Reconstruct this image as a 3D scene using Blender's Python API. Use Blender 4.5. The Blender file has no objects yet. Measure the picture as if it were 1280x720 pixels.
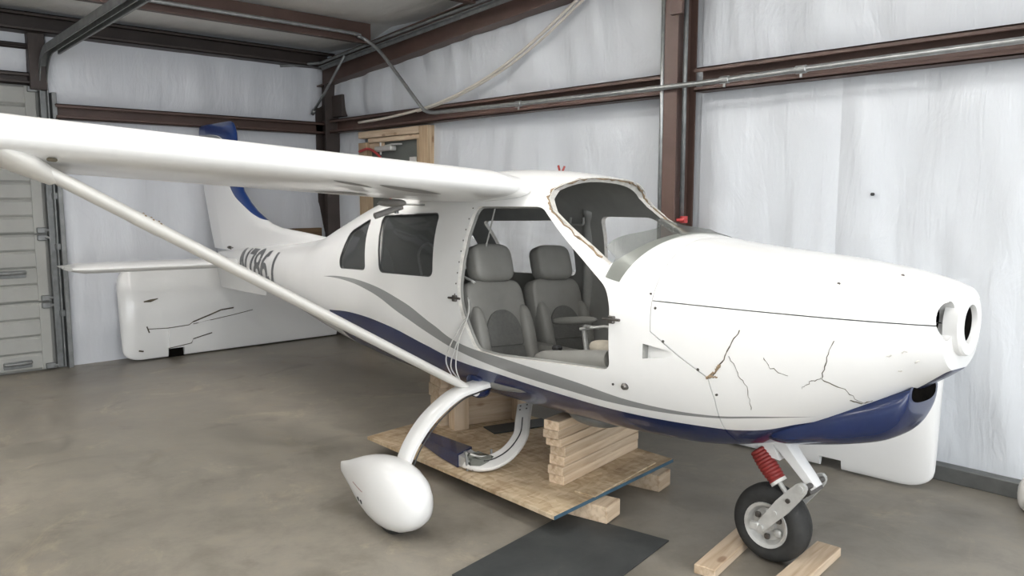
import bpy, bmesh, math, random
from mathutils import Vector, Matrix, noise
scn = bpy.context.scene
COL = scn.collection
random.seed(7)
# ------------------------------------------------------------------ camera
cam = bpy.data.cameras.new('camera'); camo = bpy.data.objects.new('camera', cam); COL.objects.link(camo)
cam.sensor_width = 36.0; cam.lens = 36.0*985.0/1280.0; cam.clip_start = 0.05
YAW = math.radians(43.07); PITCH = math.atan(115/985.0)
_f = Vector((-math.cos(YAW)*math.cos(PITCH), math.sin(YAW)*math.cos(PITCH), -math.sin(PITCH)))
camo.location = (0, 0, 1.55); camo.rotation_euler = _f.to_track_quat('-Z', 'Y').to_euler()
scn.camera = camo
# ------------------------------------------------------------------ world, lights, exposure
w = bpy.data.worlds.new('world'); scn.world = w; w.use_nodes = True
w.node_tree.nodes['Background'].inputs[0].default_value = (0.86, 0.93, 1.0, 1)
w.node_tree.nodes['Background'].inputs[1].default_value = 1.0
def area(name, loc, target, sx, sy, power, col):
    l = bpy.data.lights.new(name, 'AREA'); l.shape = 'RECTANGLE'; l.size = sx; l.size_y = sy
    l.energy = power; l.color = col
    o = bpy.data.objects.new(name, l); COL.objects.link(o); o.location = loc
    o.rotation_euler = (Vector(target)-Vector(loc)).to_track_quat('-Z', 'Y').to_euler()
    return o
# daylight through the open hangar door ahead of the nose, and the rows of ceiling tubes
area('daylight_door', (5.0, -0.6, 1.9), (-3, 0.6, 1.2), 8.0, 3.2, 330, (0.95, 0.98, 1.0))
for lx in (-5.2, -2.6, -0.0, 2.6):
    for ly in (-2.6, -0.2, 2.0):
        area('ceiling_tubes', (lx, ly, 3.0+.08*(lx+7.97)), (lx, ly, 0), 1.3, 0.3, 30 if lx > -4 else 15, (1.0, 0.985, 0.96))
        area('ceiling_fill_uplight', (lx, ly, 3.02+.08*(lx+7.97)), (lx, ly, 9), 1.3, 0.3, 34 if lx > -4 else 230, (1.0, 0.985, 0.96))  # upward fill added to brighten the ceiling, strongest over the back row
vs = scn.view_settings
vs.view_transform = 'Standard'; vs.look = 'None'; vs.gamma = 1.0; vs.use_curve_mapping = False
vs.exposure = 0.04

# ------------------------------------------------------------------ helpers: materials
M = {}
def newmat(name):
    m = bpy.data.materials.new(name); m.use_nodes = True; M[name] = m
    return m, m.node_tree.nodes, m.node_tree.links, m.node_tree.nodes['Principled BSDF']
def objco(n, l, scale=(1, 1, 1), kind='Object'):
    tc = n.new('ShaderNodeTexCoord'); mp = n.new('ShaderNodeMapping'); mp.inputs['Scale'].default_value = scale
    l.new(tc.outputs[kind], mp.inputs['Vector']); return mp.outputs['Vector']
def noise_n(n, l, vec, scale, detail=4, rough=.55, dist=0):
    t = n.new('ShaderNodeTexNoise'); t.inputs['Scale'].default_value = scale; t.inputs['Detail'].default_value = detail
    t.inputs['Roughness'].default_value = rough; t.inputs['Distortion'].default_value = dist
    l.new(vec, t.inputs['Vector']); return t.outputs['Fac']
def ramp(n, l, fac, stops):
    r = n.new('ShaderNodeValToRGB'); e = r.color_ramp.elements
    while len(e) < len(stops): e.new(.5)
    for k, (p, c) in enumerate(stops):
        e[k].position = p; e[k].color = (c[0], c[1], c[2], 1)
    l.new(fac, r.inputs[0]); return r.outputs[0]
def mixc(n, l, fac, a, b, mode='MIX'):
    m = n.new('ShaderNodeMix'); m.data_type = 'RGBA'; m.blend_type = mode
    if isinstance(fac, (int, float)): m.inputs[0].default_value = fac
    else: l.new(fac, m.inputs[0])
    for s, v in ((6, a), (7, b)):
        if isinstance(v, tuple): m.inputs[s].default_value = (v[0], v[1], v[2], 1)
        else: l.new(v, m.inputs[s])
    return m.outputs[2]
def bump(n, l, p, h, strength, dist=.02):
    b = n.new('ShaderNodeBump'); b.inputs['Strength'].default_value = strength; b.inputs['Distance'].default_value = dist
    l.new(h, b.inputs['Height']); l.new(b.outputs[0], p.inputs['Normal']); return b
def math_n(n, l, op, a, b=None):
    m = n.new('ShaderNodeMath'); m.operation = op
    for i, v in enumerate((a, b)):
        if v is None: continue
        if isinstance(v, (int, float)): m.inputs[i].default_value = v
        else: l.new(v, m.inputs[i])
    return m.outputs[0]
def simple(name, col, rough=.5, metal=0, var=.12, vscale=8, bmp=0, coat=0, kind='Object'):
    m, n, l, p = newmat(name)
    v = objco(n, l, kind=kind); f = noise_n(n, l, v, vscale)
    c = ramp(n, l, f, [(.3, tuple(x*(1-var) for x in col)), (.7, tuple(min(1, x*(1+var)) for x in col))])
    l.new(c, p.inputs['Base Color']); p.inputs['Roughness'].default_value = rough; p.inputs['Metallic'].default_value = metal
    if coat: p.inputs['Coat Weight'].default_value = coat; p.inputs['Coat Roughness'].default_value = .08
    if bmp: bump(n, l, p, noise_n(n, l, v, vscale*8, 3), bmp, .004)
    return m
simple('white_paint', (.86, .86, .85), .28, var=.015, vscale=3, coat=.4)
simple('white_worn', (.76, .745, .71), .38, var=.05, vscale=6)
simple('cabin_liner', (.28, .28, .265), .75, var=.12, vscale=5)
simple('rim', (.62, .60, .56), .6, var=.15, vscale=30)
simple('blue_paint', (.006, .018, .08), .25, var=.1, vscale=5, coat=.4)
simple('grey_letters', (.12, .125, .13), .4, var=.06)
simple('grey_patch', (.26, .25, .24), .5, var=.1, vscale=12)
simple('seat_vinyl', (.235, .232, .215), .5, var=.05, vscale=12, bmp=.15)
simple('seat_fabric', (.13, .13, .122), .8, var=.1, vscale=60, bmp=.2)
simple('dark_plastic', (.025, .025, .026), .5, var=.2)
m, n, l, p = newmat('black_void'); p.inputs['Roughness'].default_value = 1; p.inputs['Specular IOR Level'].default_value = 0  # near-black stand-in for the shade inside hollow openings
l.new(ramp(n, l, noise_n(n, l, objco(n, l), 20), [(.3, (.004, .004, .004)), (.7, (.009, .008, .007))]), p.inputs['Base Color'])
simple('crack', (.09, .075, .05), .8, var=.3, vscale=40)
simple('fibre', (.30, .22, .14), .85, var=.3, vscale=40, bmp=.5)
simple('brown_steel', (.095, .057, .046), .5, var=.18, vscale=4, bmp=.1)
simple('brown_steel_dark', (.05, .038, .034), .55, var=.2, vscale=4)
simple('galv', (.36, .37, .37), .38, .75, var=.15, vscale=20)
simple('galv_dull', (.24, .25, .25), .5, .55, var=.2, vscale=12)
simple('alu', (.60, .60, .58), .4, .35, var=.1, vscale=25)
simple('bolt', (.16, .15, .14), .4, .8, var=.2, vscale=40)
simple('tyre', (.028, .028, .027), .75, var=.25, vscale=18, bmp=.15)
simple('red_boot', (.24, .025, .022), .5, var=.15, vscale=20)
simple('red_rubber', (.5, .06, .06), .5, var=.1)
simple('hose_white', (.62, .58, .52), .5, var=.06)
simple('door_grey', (.115, .125, .115), .5, var=.06)
simple('door_panel', (.36, .365, .345), .5, var=.1, vscale=2.5)
simple('wire', (.55, .55, .53), .5, var=.05)
simple('steel_sill', (.16, .165, .16), .5, .4, var=.2, vscale=8)
simple('cloth', (.42, .38, .31), .9, var=.15, vscale=20, bmp=.3)
simple('board_edge', (.05, .11, .16), .7, var=.2, vscale=15)
def glass(name, col, alpha, rough=.1):
    m, n, l, p = newmat(name)
    p.inputs['Base Color'].default_value = (*col, 1); p.inputs['Roughness'].default_value = rough
    tr = n.new('ShaderNodeBsdfTransparent'); tr.inputs[0].default_value = (*[min(.95, c*3+.1) for c in col], 1)
    mx = n.new('ShaderNodeMixShader')
    f = noise_n(n, l, objco(n, l, (2, 2, 5)), 4, 3)
    mr = n.new('ShaderNodeMapRange'); mr.inputs[3].default_value = alpha-.08; mr.inputs[4].default_value = alpha+.1
    l.new(f, mr.inputs[0]); l.new(mr.outputs[0], mx.inputs[0])
    l.new(tr.outputs[0], mx.inputs[1]); l.new(p.outputs[0], mx.inputs[2]); l.new(mx.outputs[0], n['Material Output'].inputs[0])
    return m
glass('tinted_glass', (.11, .115, .115), .5, .06)
glass('smoke_plastic', (.17, .175, .165), .38, .3)
glass('clear_glass', (.3, .3, .3), .1, .06)
def lumber(name, dark, light, axis, gscale=1.0):
    m, n, l, p = newmat(name)
    s = [22, 22, 22]; s[axis] = 1.2
    v = objco(n, l, tuple(x*gscale for x in s)); f = noise_n(n, l, v, 1.6, 5, .6, .6)
    oi = n.new('ShaderNodeObjectInfo')
    c = ramp(n, l, f, [(.3, dark), (.62, light)])
    kv = n.new('ShaderNodeTexVoronoi'); kv.inputs['Scale'].default_value = 1.0
    s2 = [9, 9, 9]; s2[axis] = 4; l.new(objco(n, l, tuple(s2)), kv.inputs['Vector'])
    kn = ramp(n, l, kv.outputs['Distance'], [(.10, (.33, .18, .09)), (.17, (1, 1, 1))])
    c = mixc(n, l, .55, c, kn, 'MULTIPLY')
    hs = n.new('ShaderNodeHueSaturation'); l.new(c, hs.inputs['Color'])
    mr = n.new('ShaderNodeMapRange'); mr.inputs[3].default_value = .82; mr.inputs[4].default_value = 1.15
    l.new(oi.outputs['Random'], mr.inputs[0]); l.new(mr.outputs[0], hs.inputs['Value'])
    l.new(hs.outputs[0], p.inputs['Base Color']); p.inputs['Roughness'].default_value = .75
    bump(n, l, p, f, .15, .003)
    return m
lumber('lumber_x', (.46, .33, .21), (.66, .53, .39), 0)
lumber('lumber_y', (.46, .33, .21), (.66, .53, .39), 1)
lumber('lumber_z', (.46, .33, .21), (.66, .53, .39), 2)
lumber('frame_wood', (.36, .25, .15), (.54, .41, .27), 2)
lumber('brown_plank', (.10, .06, .03), (.17, .11, .06), 1)
# OSB platform
m, n, l, p = newmat('osb')
v = objco(n, l, (1, 1, 1))
v1 = n.new('ShaderNodeTexVoronoi'); v1.inputs['Scale'].default_value = 1; l.new(objco(n, l, (45, 14, 10)), v1.inputs['Vector'])
v2 = n.new('ShaderNodeTexVoronoi'); v2.inputs['Scale'].default_value = 1; l.new(objco(n, l, (13, 48, 10)), v2.inputs['Vector'])
a = n.new('ShaderNodeSeparateColor'); l.new(v1.outputs['Color'], a.inputs[0])
b = n.new('ShaderNodeSeparateColor'); l.new(v2.outputs['Color'], b.inputs[0])
ca = ramp(n, l, a.outputs[0], [(.0, (.34, .24, .14)), (.55, (.52, .40, .26)), (1, (.66, .54, .38))])
cb = ramp(n, l, b.outputs[0], [(.0, (.40, .29, .17)), (.5, (.54, .42, .27)), (1, (.68, .56, .40))])
c = mixc(n, l, noise_n(n, l, v, 7, 3), ca, cb)
st = ramp(n, l, noise_n(n, l, v, 2.2, 5, .65), [(.32, (.55, .47, .40)), (.52, (1, 1, 1))])
l.new(mixc(n, l, .8, c, st, 'MULTIPLY'), p.inputs['Base Color']); p.inputs['Roughness'].default_value = .7
bump(n, l, p, a.outputs[1], .12, .002)
# rubber mat
m, n, l, p = newmat('rubber_mat')
v = objco(n, l); f = noise_n(n, l, v, 3.5, 7, .65, .4)
l.new(ramp(n, l, f, [(.3, (.030, .033, .034)), (.62, (.052, .056, .056)), (.74, (.10, .095, .08))]), p.inputs['Base Color'])
p.inputs['Roughness'].default_value = .6; bump(n, l, p, noise_n(n, l, v, 120, 2), .2, .002)
# concrete floor
m, n, l, p = newmat('concrete')
v = objco(n, l)
f1 = noise_n(n, l, v, .55, 6, .62, .5); f2 = noise_n(n, l, v, 4.5, 8, .7, .3); f3 = noise_n(n, l, v, 38, 4, .6)
c1 = ramp(n, l, f1, [(.30, (.185, .168, .140)), (.5, (.250, .228, .192)), (.72, (.335, .304, .253))])
c2 = ramp(n, l, f2, [(.30, (.66, .65, .63)), (.55, (1, 1, 1)), (.75, (1.18, 1.14, 1.08))])
c = mixc(n, l, .95, c1, c2, 'MULTIPLY')
sp = ramp(n, l, noise_n(n, l, v, 1.7, 10, .78, 1.2), [(.56, (1, 1, 1)), (.68, (1.5, 1.42, 1.28))])
c = mixc(n, l, .7, c, sp, 'MULTIPLY')
dk = ramp(n, l, noise_n(n, l, objco(n, l, (1.1, .8, 1)), 2.1, 5, .6, .8), [(.30, (.55, .54, .52)), (.42, (1, 1, 1))])
c = mixc(n, l, .6, c, dk, 'MULTIPLY')
l.new(c, p.inputs['Base Color'])
l.new(ramp(n, l, f2, [(.3, (.30, .30, .30)), (.7, (.52, .52, .52))]), p.inputs['Roughness'])
bump(n, l, p, f3, .12, .003)
# vinyl insulation facing: stretched folds along z
def vinyl(name, col, sc):
    m, n, l, p = newmat(name)
    tc = n.new('ShaderNodeTexCoord')
    nz = n.new('ShaderNodeTexNoise'); nz.inputs['Scale'].default_value = .9; nz.inputs['Detail'].default_value = 2
    l.new(tc.outputs['Object'], nz.inputs['Vector'])
    sc3 = n.new('ShaderNodeVectorMath'); sc3.operation = 'SCALE'; sc3.inputs['Scale'].default_value = .9
    l.new(nz.outputs['Color'], sc3.inputs[0])
    ad = n.new('ShaderNodeVectorMath'); ad.operation = 'ADD'; l.new(tc.outputs['Object'], ad.inputs[0]); l.new(sc3.outputs[0], ad.inputs[1])
    mp = n.new('ShaderNodeMapping'); mp.inputs['Scale'].default_value = sc; l.new(ad.outputs[0], mp.inputs['Vector'])
    f = noise_n(n, l, mp.outputs[0], 1.0, 5, .55, .4)
    f2 = noise_n(n, l, objco(n, l, tuple(x*3.2 for x in sc)), 1.0, 4, .6, .8)
    rd = n.new('ShaderNodeMath'); rd.operation = 'MULTIPLY_ADD'; rd.inputs[1].default_value = .35
    l.new(f2, rd.inputs[0]); l.new(f, rd.inputs[2])
    p.inputs['Base Color'].default_value = (*col, 1)
    cc = ramp(n, l, noise_n(n, l, tc.outputs['Object'], 1.3, 4), [(.3, tuple(x*.95 for x in col)), (.7, col)])
    l.new(cc, p.inputs['Base Color'])
    p.inputs['Roughness'].default_value = .38
    bump(n, l, p, rd.outputs[0], .36, .045)
vinyl('vinyl_right', (.73, .76, .80), (5, 5, .55))
vinyl('vinyl_back', (.68, .70, .74), (5, 5, .7))
vinyl('vinyl_roof', (.80, .79, .76), (1.2, 3.0, 1))

# ------------------------------------------------------------------ helpers: meshes
def mk(name, verts, faces, mats, parent=None, smooth=False, midx=None, sharp=None):
    me = bpy.data.meshes.new(name); me.from_pydata([tuple(v) for v in verts], [], faces); me.validate()
    if not isinstance(mats, (list, tuple)): mats = [mats]
    for x in mats: me.materials.append(M[x])
    if midx: me.polygons.foreach_set('material_index', midx)
    bm = bmesh.new(); bm.from_mesh(me); bmesh.ops.recalc_face_normals(bm, faces=bm.faces); bm.to_mesh(me); bm.free()
    if smooth:
        me.polygons.foreach_set('use_smooth', [True]*len(me.polygons))
        if sharp: me.set_sharp_from_angle(angle=math.radians(sharp))
    me.update()
    o = bpy.data.objects.new(name, me); COL.objects.link(o)
    if parent: o.parent = parent
    return o
def tag(o, label=None, cat=None, group=None, kind=None):
    if label: o['label'] = label
    if cat: o['category'] = cat
    if group: o['group'] = group
    if kind: o['kind'] = kind
    return o
class G:
    def __init__(s): s.v = []; s.f = []
    def add(s, v, f):
        k = len(s.v); s.v += [Vector(x) for x in v]; s.f += [tuple(i+k for i in q) for q in f]; return s
    def box(s, a, b, ch=0):
        x0, y0, z0 = a; x1, y1, z1 = b
        if not ch:
            return s.add([(x0, y0, z0), (x1, y0, z0), (x1, y1, z0), (x0, y1, z0), (x0, y0, z1), (x1, y0, z1), (x1, y1, z1), (x0, y1, z1)],
                     [(0, 3, 2, 1), (4, 5, 6, 7), (0, 1, 5, 4), (1, 2, 6, 5), (2, 3, 7, 6), (3, 0, 4, 7)])
        bm = bmesh.new(); bmesh.ops.create_cube(bm, size=1)
        for q in bm.verts: q.co = Vector(((x0+x1)/2+q.co.x*(x1-x0), (y0+y1)/2+q.co.y*(y1-y0), (z0+z1)/2+q.co.z*(z1-z0)))
        bmesh.ops.bevel(bm, geom=list(bm.edges), offset=ch, segments=1, affect='EDGES')
        bm.verts.ensure_lookup_table(); bm.verts.index_update()
        s.add([q.co.copy() for q in bm.verts], [tuple(q.index for q in f.verts) for f in bm.faces]); bm.free(); return s
    def tube(s, pts, r, seg=10, cap=True):
        pts = [Vector(q) for q in pts]; n = len(pts)
        rr = r if isinstance(r, (list, tuple)) else [r]*n
        t0 = (pts[1]-pts[0]).normalized(); up = Vector((0, 0, 1)) if abs(t0.z) < .9 else Vector((1, 0, 0))
        u = t0.cross(up).normalized(); rings = []
        for i in range(n):
            t = (pts[min(i+1, n-1)]-pts[max(i-1, 0)]).normalized()
            u = (u-t*u.dot(t)).normalized(); vv = t.cross(u)
            rings.append([pts[i]+(u*math.cos(2*math.pi*k/seg)+vv*math.sin(2*math.pi*k/seg))*rr[i] for k in range(seg)])
        return s.loft(rings, cap)
    def loft(s, rings, cap=True, closed=True):
        k = len(rings[0]); v = [q for r in rings for q in r]; f = []
        for i in range(len(rings)-1):
            for j in range(k if closed else k-1):
                f.append((i*k+j, i*k+(j+1) % k, (i+1)*k+(j+1) % k, (i+1)*k+j))
        if cap: f.append(tuple(range(k))[::-1]); f.append(tuple((len(rings)-1)*k+j for j in range(k)))
        return s.add(v, f)
    def lathe(s, prof, origin, axis, seg=32, cap=True):
        axis = Vector(axis).normalized(); up = Vector((0, 0, 1)) if abs(axis.z) < .9 else Vector((1, 0, 0))
        u = axis.cross(up).normalized(); w_ = axis.cross(u); o = Vector(origin)
        rings = [[o+axis*a+(u*math.cos(2*math.pi*k/seg)+w_*math.sin(2*math.pi*k/seg))*r for k in range(seg)] for (r, a) in prof]
        return s.loft(rings, cap)
    def prism(s, poly, fn0, fn1):
        k = len(poly); return s.loft([[fn0(q) for q in poly], [fn1(q) for q in poly]])
    def superq(s, c, dims, e1=.35, e2=.35, nu=20, nv=12, rot=None):
        def sp(x, e): return math.copysign(abs(x)**e, x)
        rings = []
        for i in range(1, nv):
            ph = -math.pi/2+math.pi*i/nv
            rings.append([Vector((dims[0]*sp(math.cos(ph), e1)*sp(math.cos(2*math.pi*j/nu), e2), dims[1]*sp(math.cos(ph), e1)*sp(math.sin(2*math.pi*j/nu), e2), dims[2]*sp(math.sin(ph), e1))) for j in range(nu)])
        R = rot or Matrix.Identity(3)
        rings = [[Vector(c)+R @ q for q in r] for r in rings]
        return s.loft(rings)
    def obj(s, name, mats, parent=None, smooth=False, sharp=None, fn=None):
        v = [fn(q) for q in s.v] if fn else s.v
        return mk(name, v, s.f, mats, parent, smooth, None, sharp)
def cr(pts, n=8):   # catmull-rom
    P = [Vector(q) for q in pts]; P = [P[0]*2-P[1]]+P+[P[-1]*2-P[-2]]; out = []
    for i in range(1, len(P)-2):
        for k in range(n):
            t = k/n; a, b, c, d = P[i-1], P[i], P[i+1], P[i+2]
            out.append(.5*((2*b)+(c-a)*t+(2*a-5*b+4*c-d)*t*t+(3*b-a-3*c+d)*t**3))
    out.append(P[-2]); return out
def rpoly(pts, r, n=5):
    out = []; k = len(pts)
    for i in range(k):
        p0, p1, p2 = Vector(pts[i-1]), Vector(pts[i]), Vector(pts[(i+1) % k])
        ra = min(r, (p1-p0).length*.45, (p2-p1).length*.45)
        a = p1+(p0-p1).normalized()*ra; b = p1+(p2-p1).normalized()*ra
        for j in range(n+1):
            t = j/n; out.append(a*(1-t)**2+p1*2*t*(1-t)+b*t*t)
    return out
def boolean(o, cutters, op='DIFFERENCE'):
    for c in cutters:
        md = o.modifiers.new('b', 'BOOLEAN'); md.object = c; md.operation = op; md.solver = 'EXACT'
    dg = bpy.context.evaluated_depsgraph_get(); dg.update()
    me = bpy.data.meshes.new_from_object(o.evaluated_get(dg)); o.modifiers.clear()
    return me
def rm(o):
    me = o.data; bpy.data.objects.remove(o); bpy.data.meshes.remove(me)

# ------------------------------------------------------------------ the hangar shell
XB, YR = -7.97, 4.64             # back wall plane, right wall plane
def roofz(x): return 3.12+.08*(x+7.97)
X1, Y0 = 5.2, -5.5
fl = mk('floor', [(XB-.1, Y0, 0), (X1+3, Y0, 0), (X1+3, YR+.1, 0), (XB-.1, YR+.1, 0)], [(0, 1, 2, 3)], 'concrete'); tag(fl, kind='structure')
wb = G().box((XB-.12, Y0, 0), (XB-.02, YR+.1, 3.3)).obj('wall_back', 'vinyl_back'); tag(wb, kind='structure')
wr = G().box((XB, YR+.02, 0), (X1, YR+.12, 4.4)).obj('wall_right', 'vinyl_right'); tag(wr, kind='structure')
wl = G().box((XB, Y0-.1, 0), (X1, Y0, 4.4)).obj('wall_left', 'vinyl_right'); tag(wl, kind='structure')
def fold(a, z, seed):
    d = .030*noise.noise(Vector((a*2.6+.5*noise.noise(Vector((a, z*1.2, seed))), z*.55, seed)))
    d += .018*noise.noise(Vector((a*7+1.5*noise.noise(Vector((a*1.3, z*1.1, seed+9))), z*.9, seed+3)))
    d += .018*abs(noise.noise(Vector((a*3.1+z*1.4, z*1.6-a*.8, seed+5))))
    return d
def sheet(parent, mat, axis, const, a0, a1, z0, z1, seed, bulge=.03, step=.045):
    na = max(2, int((a1-a0)/step)); nz = max(2, int(((z1((a0+a1)/2) if callable(z1) else z1)-z0)/step))
    vs_ = []; fs = []
    for i in range(na+1):
        a = a0+(a1-a0)*i/na; zt = z1(a) if callable(z1) else z1
        for j in range(nz+1):
            t = j/nz; z = z0+(zt-z0)*t
            e = min(1, 6*min(t, 1-t)+.15)*min(1, 8*min(i/na, 1-i/na)*(a1-a0)+.2)
            d = bulge*math.sin(math.pi*t)**.6*e+fold(a, z, seed)*e+.006
            vs_.append((a, const-d, z) if axis == 'y' else (const+d, a, z))
    for i in range(na):
        for j in range(nz):
            k = i*(nz+1)+j; fs.append((k, k+1, k+nz+2, k+nz+1))
    return mk('insulation_sheet', vs_, fs, mat, parent, True)
raft_b = lambda x: 2.715+.078*(x+7.97)+.03
for k, (a0, a1) in enumerate([(-7.96, -7.22), (-6.05, -3.22), (-3.08, -2.12), (-2.12, .4), (.4, 2.8), (2.8, 5.2)]):
    sheet(wr, 'vinyl_right', 'y', YR, a0, a1, .085, 2.26, 3.0)
for k, (a0, a1) in enumerate([(-7.90, -3.22), (-3.08, .4), (.4, 5.2)]):
    sheet(wr, 'vinyl_right', 'y', YR, a0, a1, 2.36, (lambda a: raft_b(a)+.16), 31+k*3.1, .045)
for k, (a0, a1, z0, z1) in enumerate([(1.92, 3.3, .0, 2.26), (3.3, 4.62, 0, 2.26), (1.86, 4.62, 2.34, 3.06), (-3, 1.84, 2.6, 3.06)]):
    sheet(wb, 'vinyl_back', 'x', XB, a0, a1, z0, z1, 57+k*2.3, .04)
# ceiling: sagging facing between purlins
PUR = [-6.72, -5.2, -3.7, -2.2, -.7, .8, 2.3, 3.8]
vs_, fs = [], []; nx, ny = 150, 40
for i in range(nx+1):
    x = XB+(X1-XB)*i/nx
    nb_ = sorted([XB+.1]+PUR+[X1]); lo = max([q for q in nb_ if q <= x+1e-6] or [nb_[0]]); hi = min([q for q in nb_ if q > x] or [nb_[-1]+1])
    t = (x-lo)/max(.01, hi-lo)
    for j in range(ny+1):
        y = Y0+(YR+.14-Y0)*j/ny
        vs_.append((x, y, roofz(x)-.05*math.sin(math.pi*max(0, min(1, t)))-.02*noise.noise(Vector((x*1.7, y*.8, 4)))))
for i in range(nx):
    for j in range(ny):
        k = i*(ny+1)+j; fs.append((k, k+1, k+ny+2, k+ny+1))
ce = mk('ceiling', vs_, fs, 'vinyl_roof', None, True); tag(ce, kind='structure')
def cchan(name, mat, a, b, y_w, y_f, z0, z1, axis='x', sgn=1):  # C channel lying along axis; web at y_w, lips at y_f
    g = G(); t = .012; f = min(y_w, y_f), max(y_w, y_f)
    def bx(u0, u1, z_0, z_1):
        lo, hi = min(u0, u1), max(u0, u1)
        if axis == 'x': g.box((a, lo, z_0), (b, hi, z_1), .003)
        else: g.box((lo, a, z_0), (hi, b, z_1), .003)
    s = 1 if y_f > y_w else -1
    bx(y_w, y_w+s*t, z0, z1); bx(y_w, y_f, z0, z0+t); bx(y_w, y_f, z1-t, z1)
    bx(y_f-s*t, y_f, z0, z0+.03); bx(y_f-s*t, y_f, z1-.03, z1)
    o = g.obj(name, mat); tag(o, kind='structure'); return o
cchan('wall_girt', 'brown_steel', XB+.1, -3.24, YR-.03, YR-.14, 2.228, 2.372)
cchan('wall_girt', 'brown_steel', -3.06, X1, YR-.03, YR-.14, 2.232, 2.385)
cchan('wall_girt', 'brown_steel', 1.88, YR-.02, XB+.03, XB+.14, 2.222, 2.352, 'y')
cchan('eave_strut', 'brown_steel_dark', Y0, YR-.02, XB+.03, XB+.20, 2.93, 3.09, 'y')
cchan('door_header_girt', 'brown_steel_dark', Y0, 1.80, XB+.02, XB+.10, 2.50, 2.60, 'y')
cchan('upper_girt', 'brown_steel_dark', Y0, 1.80, XB+.02, XB+.08, 2.80, 2.845, 'y')
for k, x in enumerate(PUR):
    z1 = roofz(x)-.01; g = G()
    g.box((x, Y0, z1-.2), (x+.012, YR-.25, z1), .002); g.box((x, Y0, z1-.2), (x+.07, YR-.25, z1-.188), .002); g.box((x-.07, Y0, z1-.012), (x, YR-.25, z1), .002)
    for j in range(7):
        if k == 0: g.lathe([(.012, 0), (.012, .006)], (x+.012, 3.3-j*.12-(.2 if j > 2 else 0), z1-.11), (1, 0, 0), 8)
    o = g.obj('roof_purlin', 'brown_steel'); tag(o, kind='structure')
def ibeam(name, mat, p0, p1, wdt, dep, side):   # along p0-p1, depth along 'dep' dir vector, flange width along side vector
    g = G(); p0, p1, dep, side = Vector(p0), Vector(p1), Vector(dep), Vector(side); t = .012
    def slab(c0, d0, d1, w0):
        dn = dep.normalized(); sn = side.normalized()
        r = lambda p: [p+dn*d0-sn*w0, p+dn*d1-sn*w0, p+dn*d1+sn*w0, p+dn*d0+sn*w0]
        g.loft([r(p0), r(p1)])
    L = dep.length
    slab(0, 0, t, wdt/2); slab(0, L-t, L, wdt/2); slab(0, t, L-t, t/2)
    o = g.obj(name, mat); tag(o, kind='structure'); return o
# end rafter (tapered beam following the roof pitch), columns
ibeam('end_rafter', 'brown_steel', (-7.9, YR-.10, 2.735), (X1, YR-.10, 2.735+.078*13.1), .16, (0, 0, .255), (0, 1, 0))
ibeam('steel_column', 'brown_steel', (-3.175, YR-.24, 0), (-3.175, YR-.24, 3.09), .105, (0, .22, 0), (1, 0, 0))
ibeam('corner_column', 'brown_steel_dark', (-7.72, YR-.10, 0), (-7.72, YR-.10, 2.75), .17, (-.22, 0, 0), (0, 1, 0))
o = G().box((-3.17, YR-.265, 2.72), (-3.08, YR-.24, 3.1), .003).obj('column_clip', 'brown_steel'); tag(o, kind='structure')
o = G().box((-7.95, YR-.1, 2.40), (-7.52, YR-.03, 2.63), .004).obj('corner_clip', 'brown_steel_dark'); tag(o, kind='structure')
o = G().box((XB+.3, YR-.08, 0), (X1, YR+.0, .085), .004).obj('baseboard_right', 'steel_sill'); tag(o, kind='structure')
for lx in (-5.2, -2.6, -0.0, 2.6):
    for ly in (-2.6, -0.2, 2.0):
        z_ = 3.0+.08*(lx+7.97); o = G().box((lx-.66, ly-.16, z_+.004), (lx+.66, ly+.16, z_+.016), .002).obj('ceiling_light', 'white_paint'); tag(o, kind='structure')
# --- sectional overhead door in the back wall
dm = G().box((XB, Y0+.4, .0), (XB+.01, 1.78, 2.5)).obj('door_1', 'door_panel'); tag(dm, 'grey ribbed sectional overhead door in the back wall', kind='structure')
SEC = [(.01, .615), (.62, 1.215), (1.22, 1.815), (1.82, 2.495)]
for (z0, z1) in SEC:
    g = G(); prof = [(0, z0)]; nrib = 4; h = (z1-z0)/nrib
    for r in range(nrib):
        a = z0+r*h
        prof += [(.03, a+.004), (.045, a+.02), (.045, a+h-.02), (.03, a+h-.004), (.026, a+h)]
    prof += [(0, z1)]
    ya = -3.3
    g.loft([[(XB+.012+d, ya, z) for d, z in prof], [(XB+.012+d, 1.74, z) for d, z in prof]])
    sct = g.obj('door_section', 'door_panel', dm)
    G().box((XB+.012, 1.66, z0+.004), (XB+.065, 1.745, z1-.004), .004).obj('end_stile', 'door_panel', sct)
    for zz in (z0+.03, z1-.03):
        G().box((XB+.06, 1.68, zz-.025), (XB+.09, 1.76, zz+.025), .006).lathe([(.013, 0), (.013, .04)], (XB+.085, 1.74, zz), (0, 1, 0), 10).obj('hinge', 'galv_dull', sct)
    if z0 < .7:
        zc = .09 if z0 < .1 else .885
        g = G(); g.tube(cr([(XB+.055, 1.37, zc), (XB+.09, 1.39, zc), (XB+.09, 1.55, zc), (XB+.055, 1.57, zc)], 5), .014, 8); g.box((XB+.05, 1.36, zc-.045), (XB+.062, 1.58, zc+.02), .004)
        g.obj('lift_handle', 'galv_dull', sct)
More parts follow.
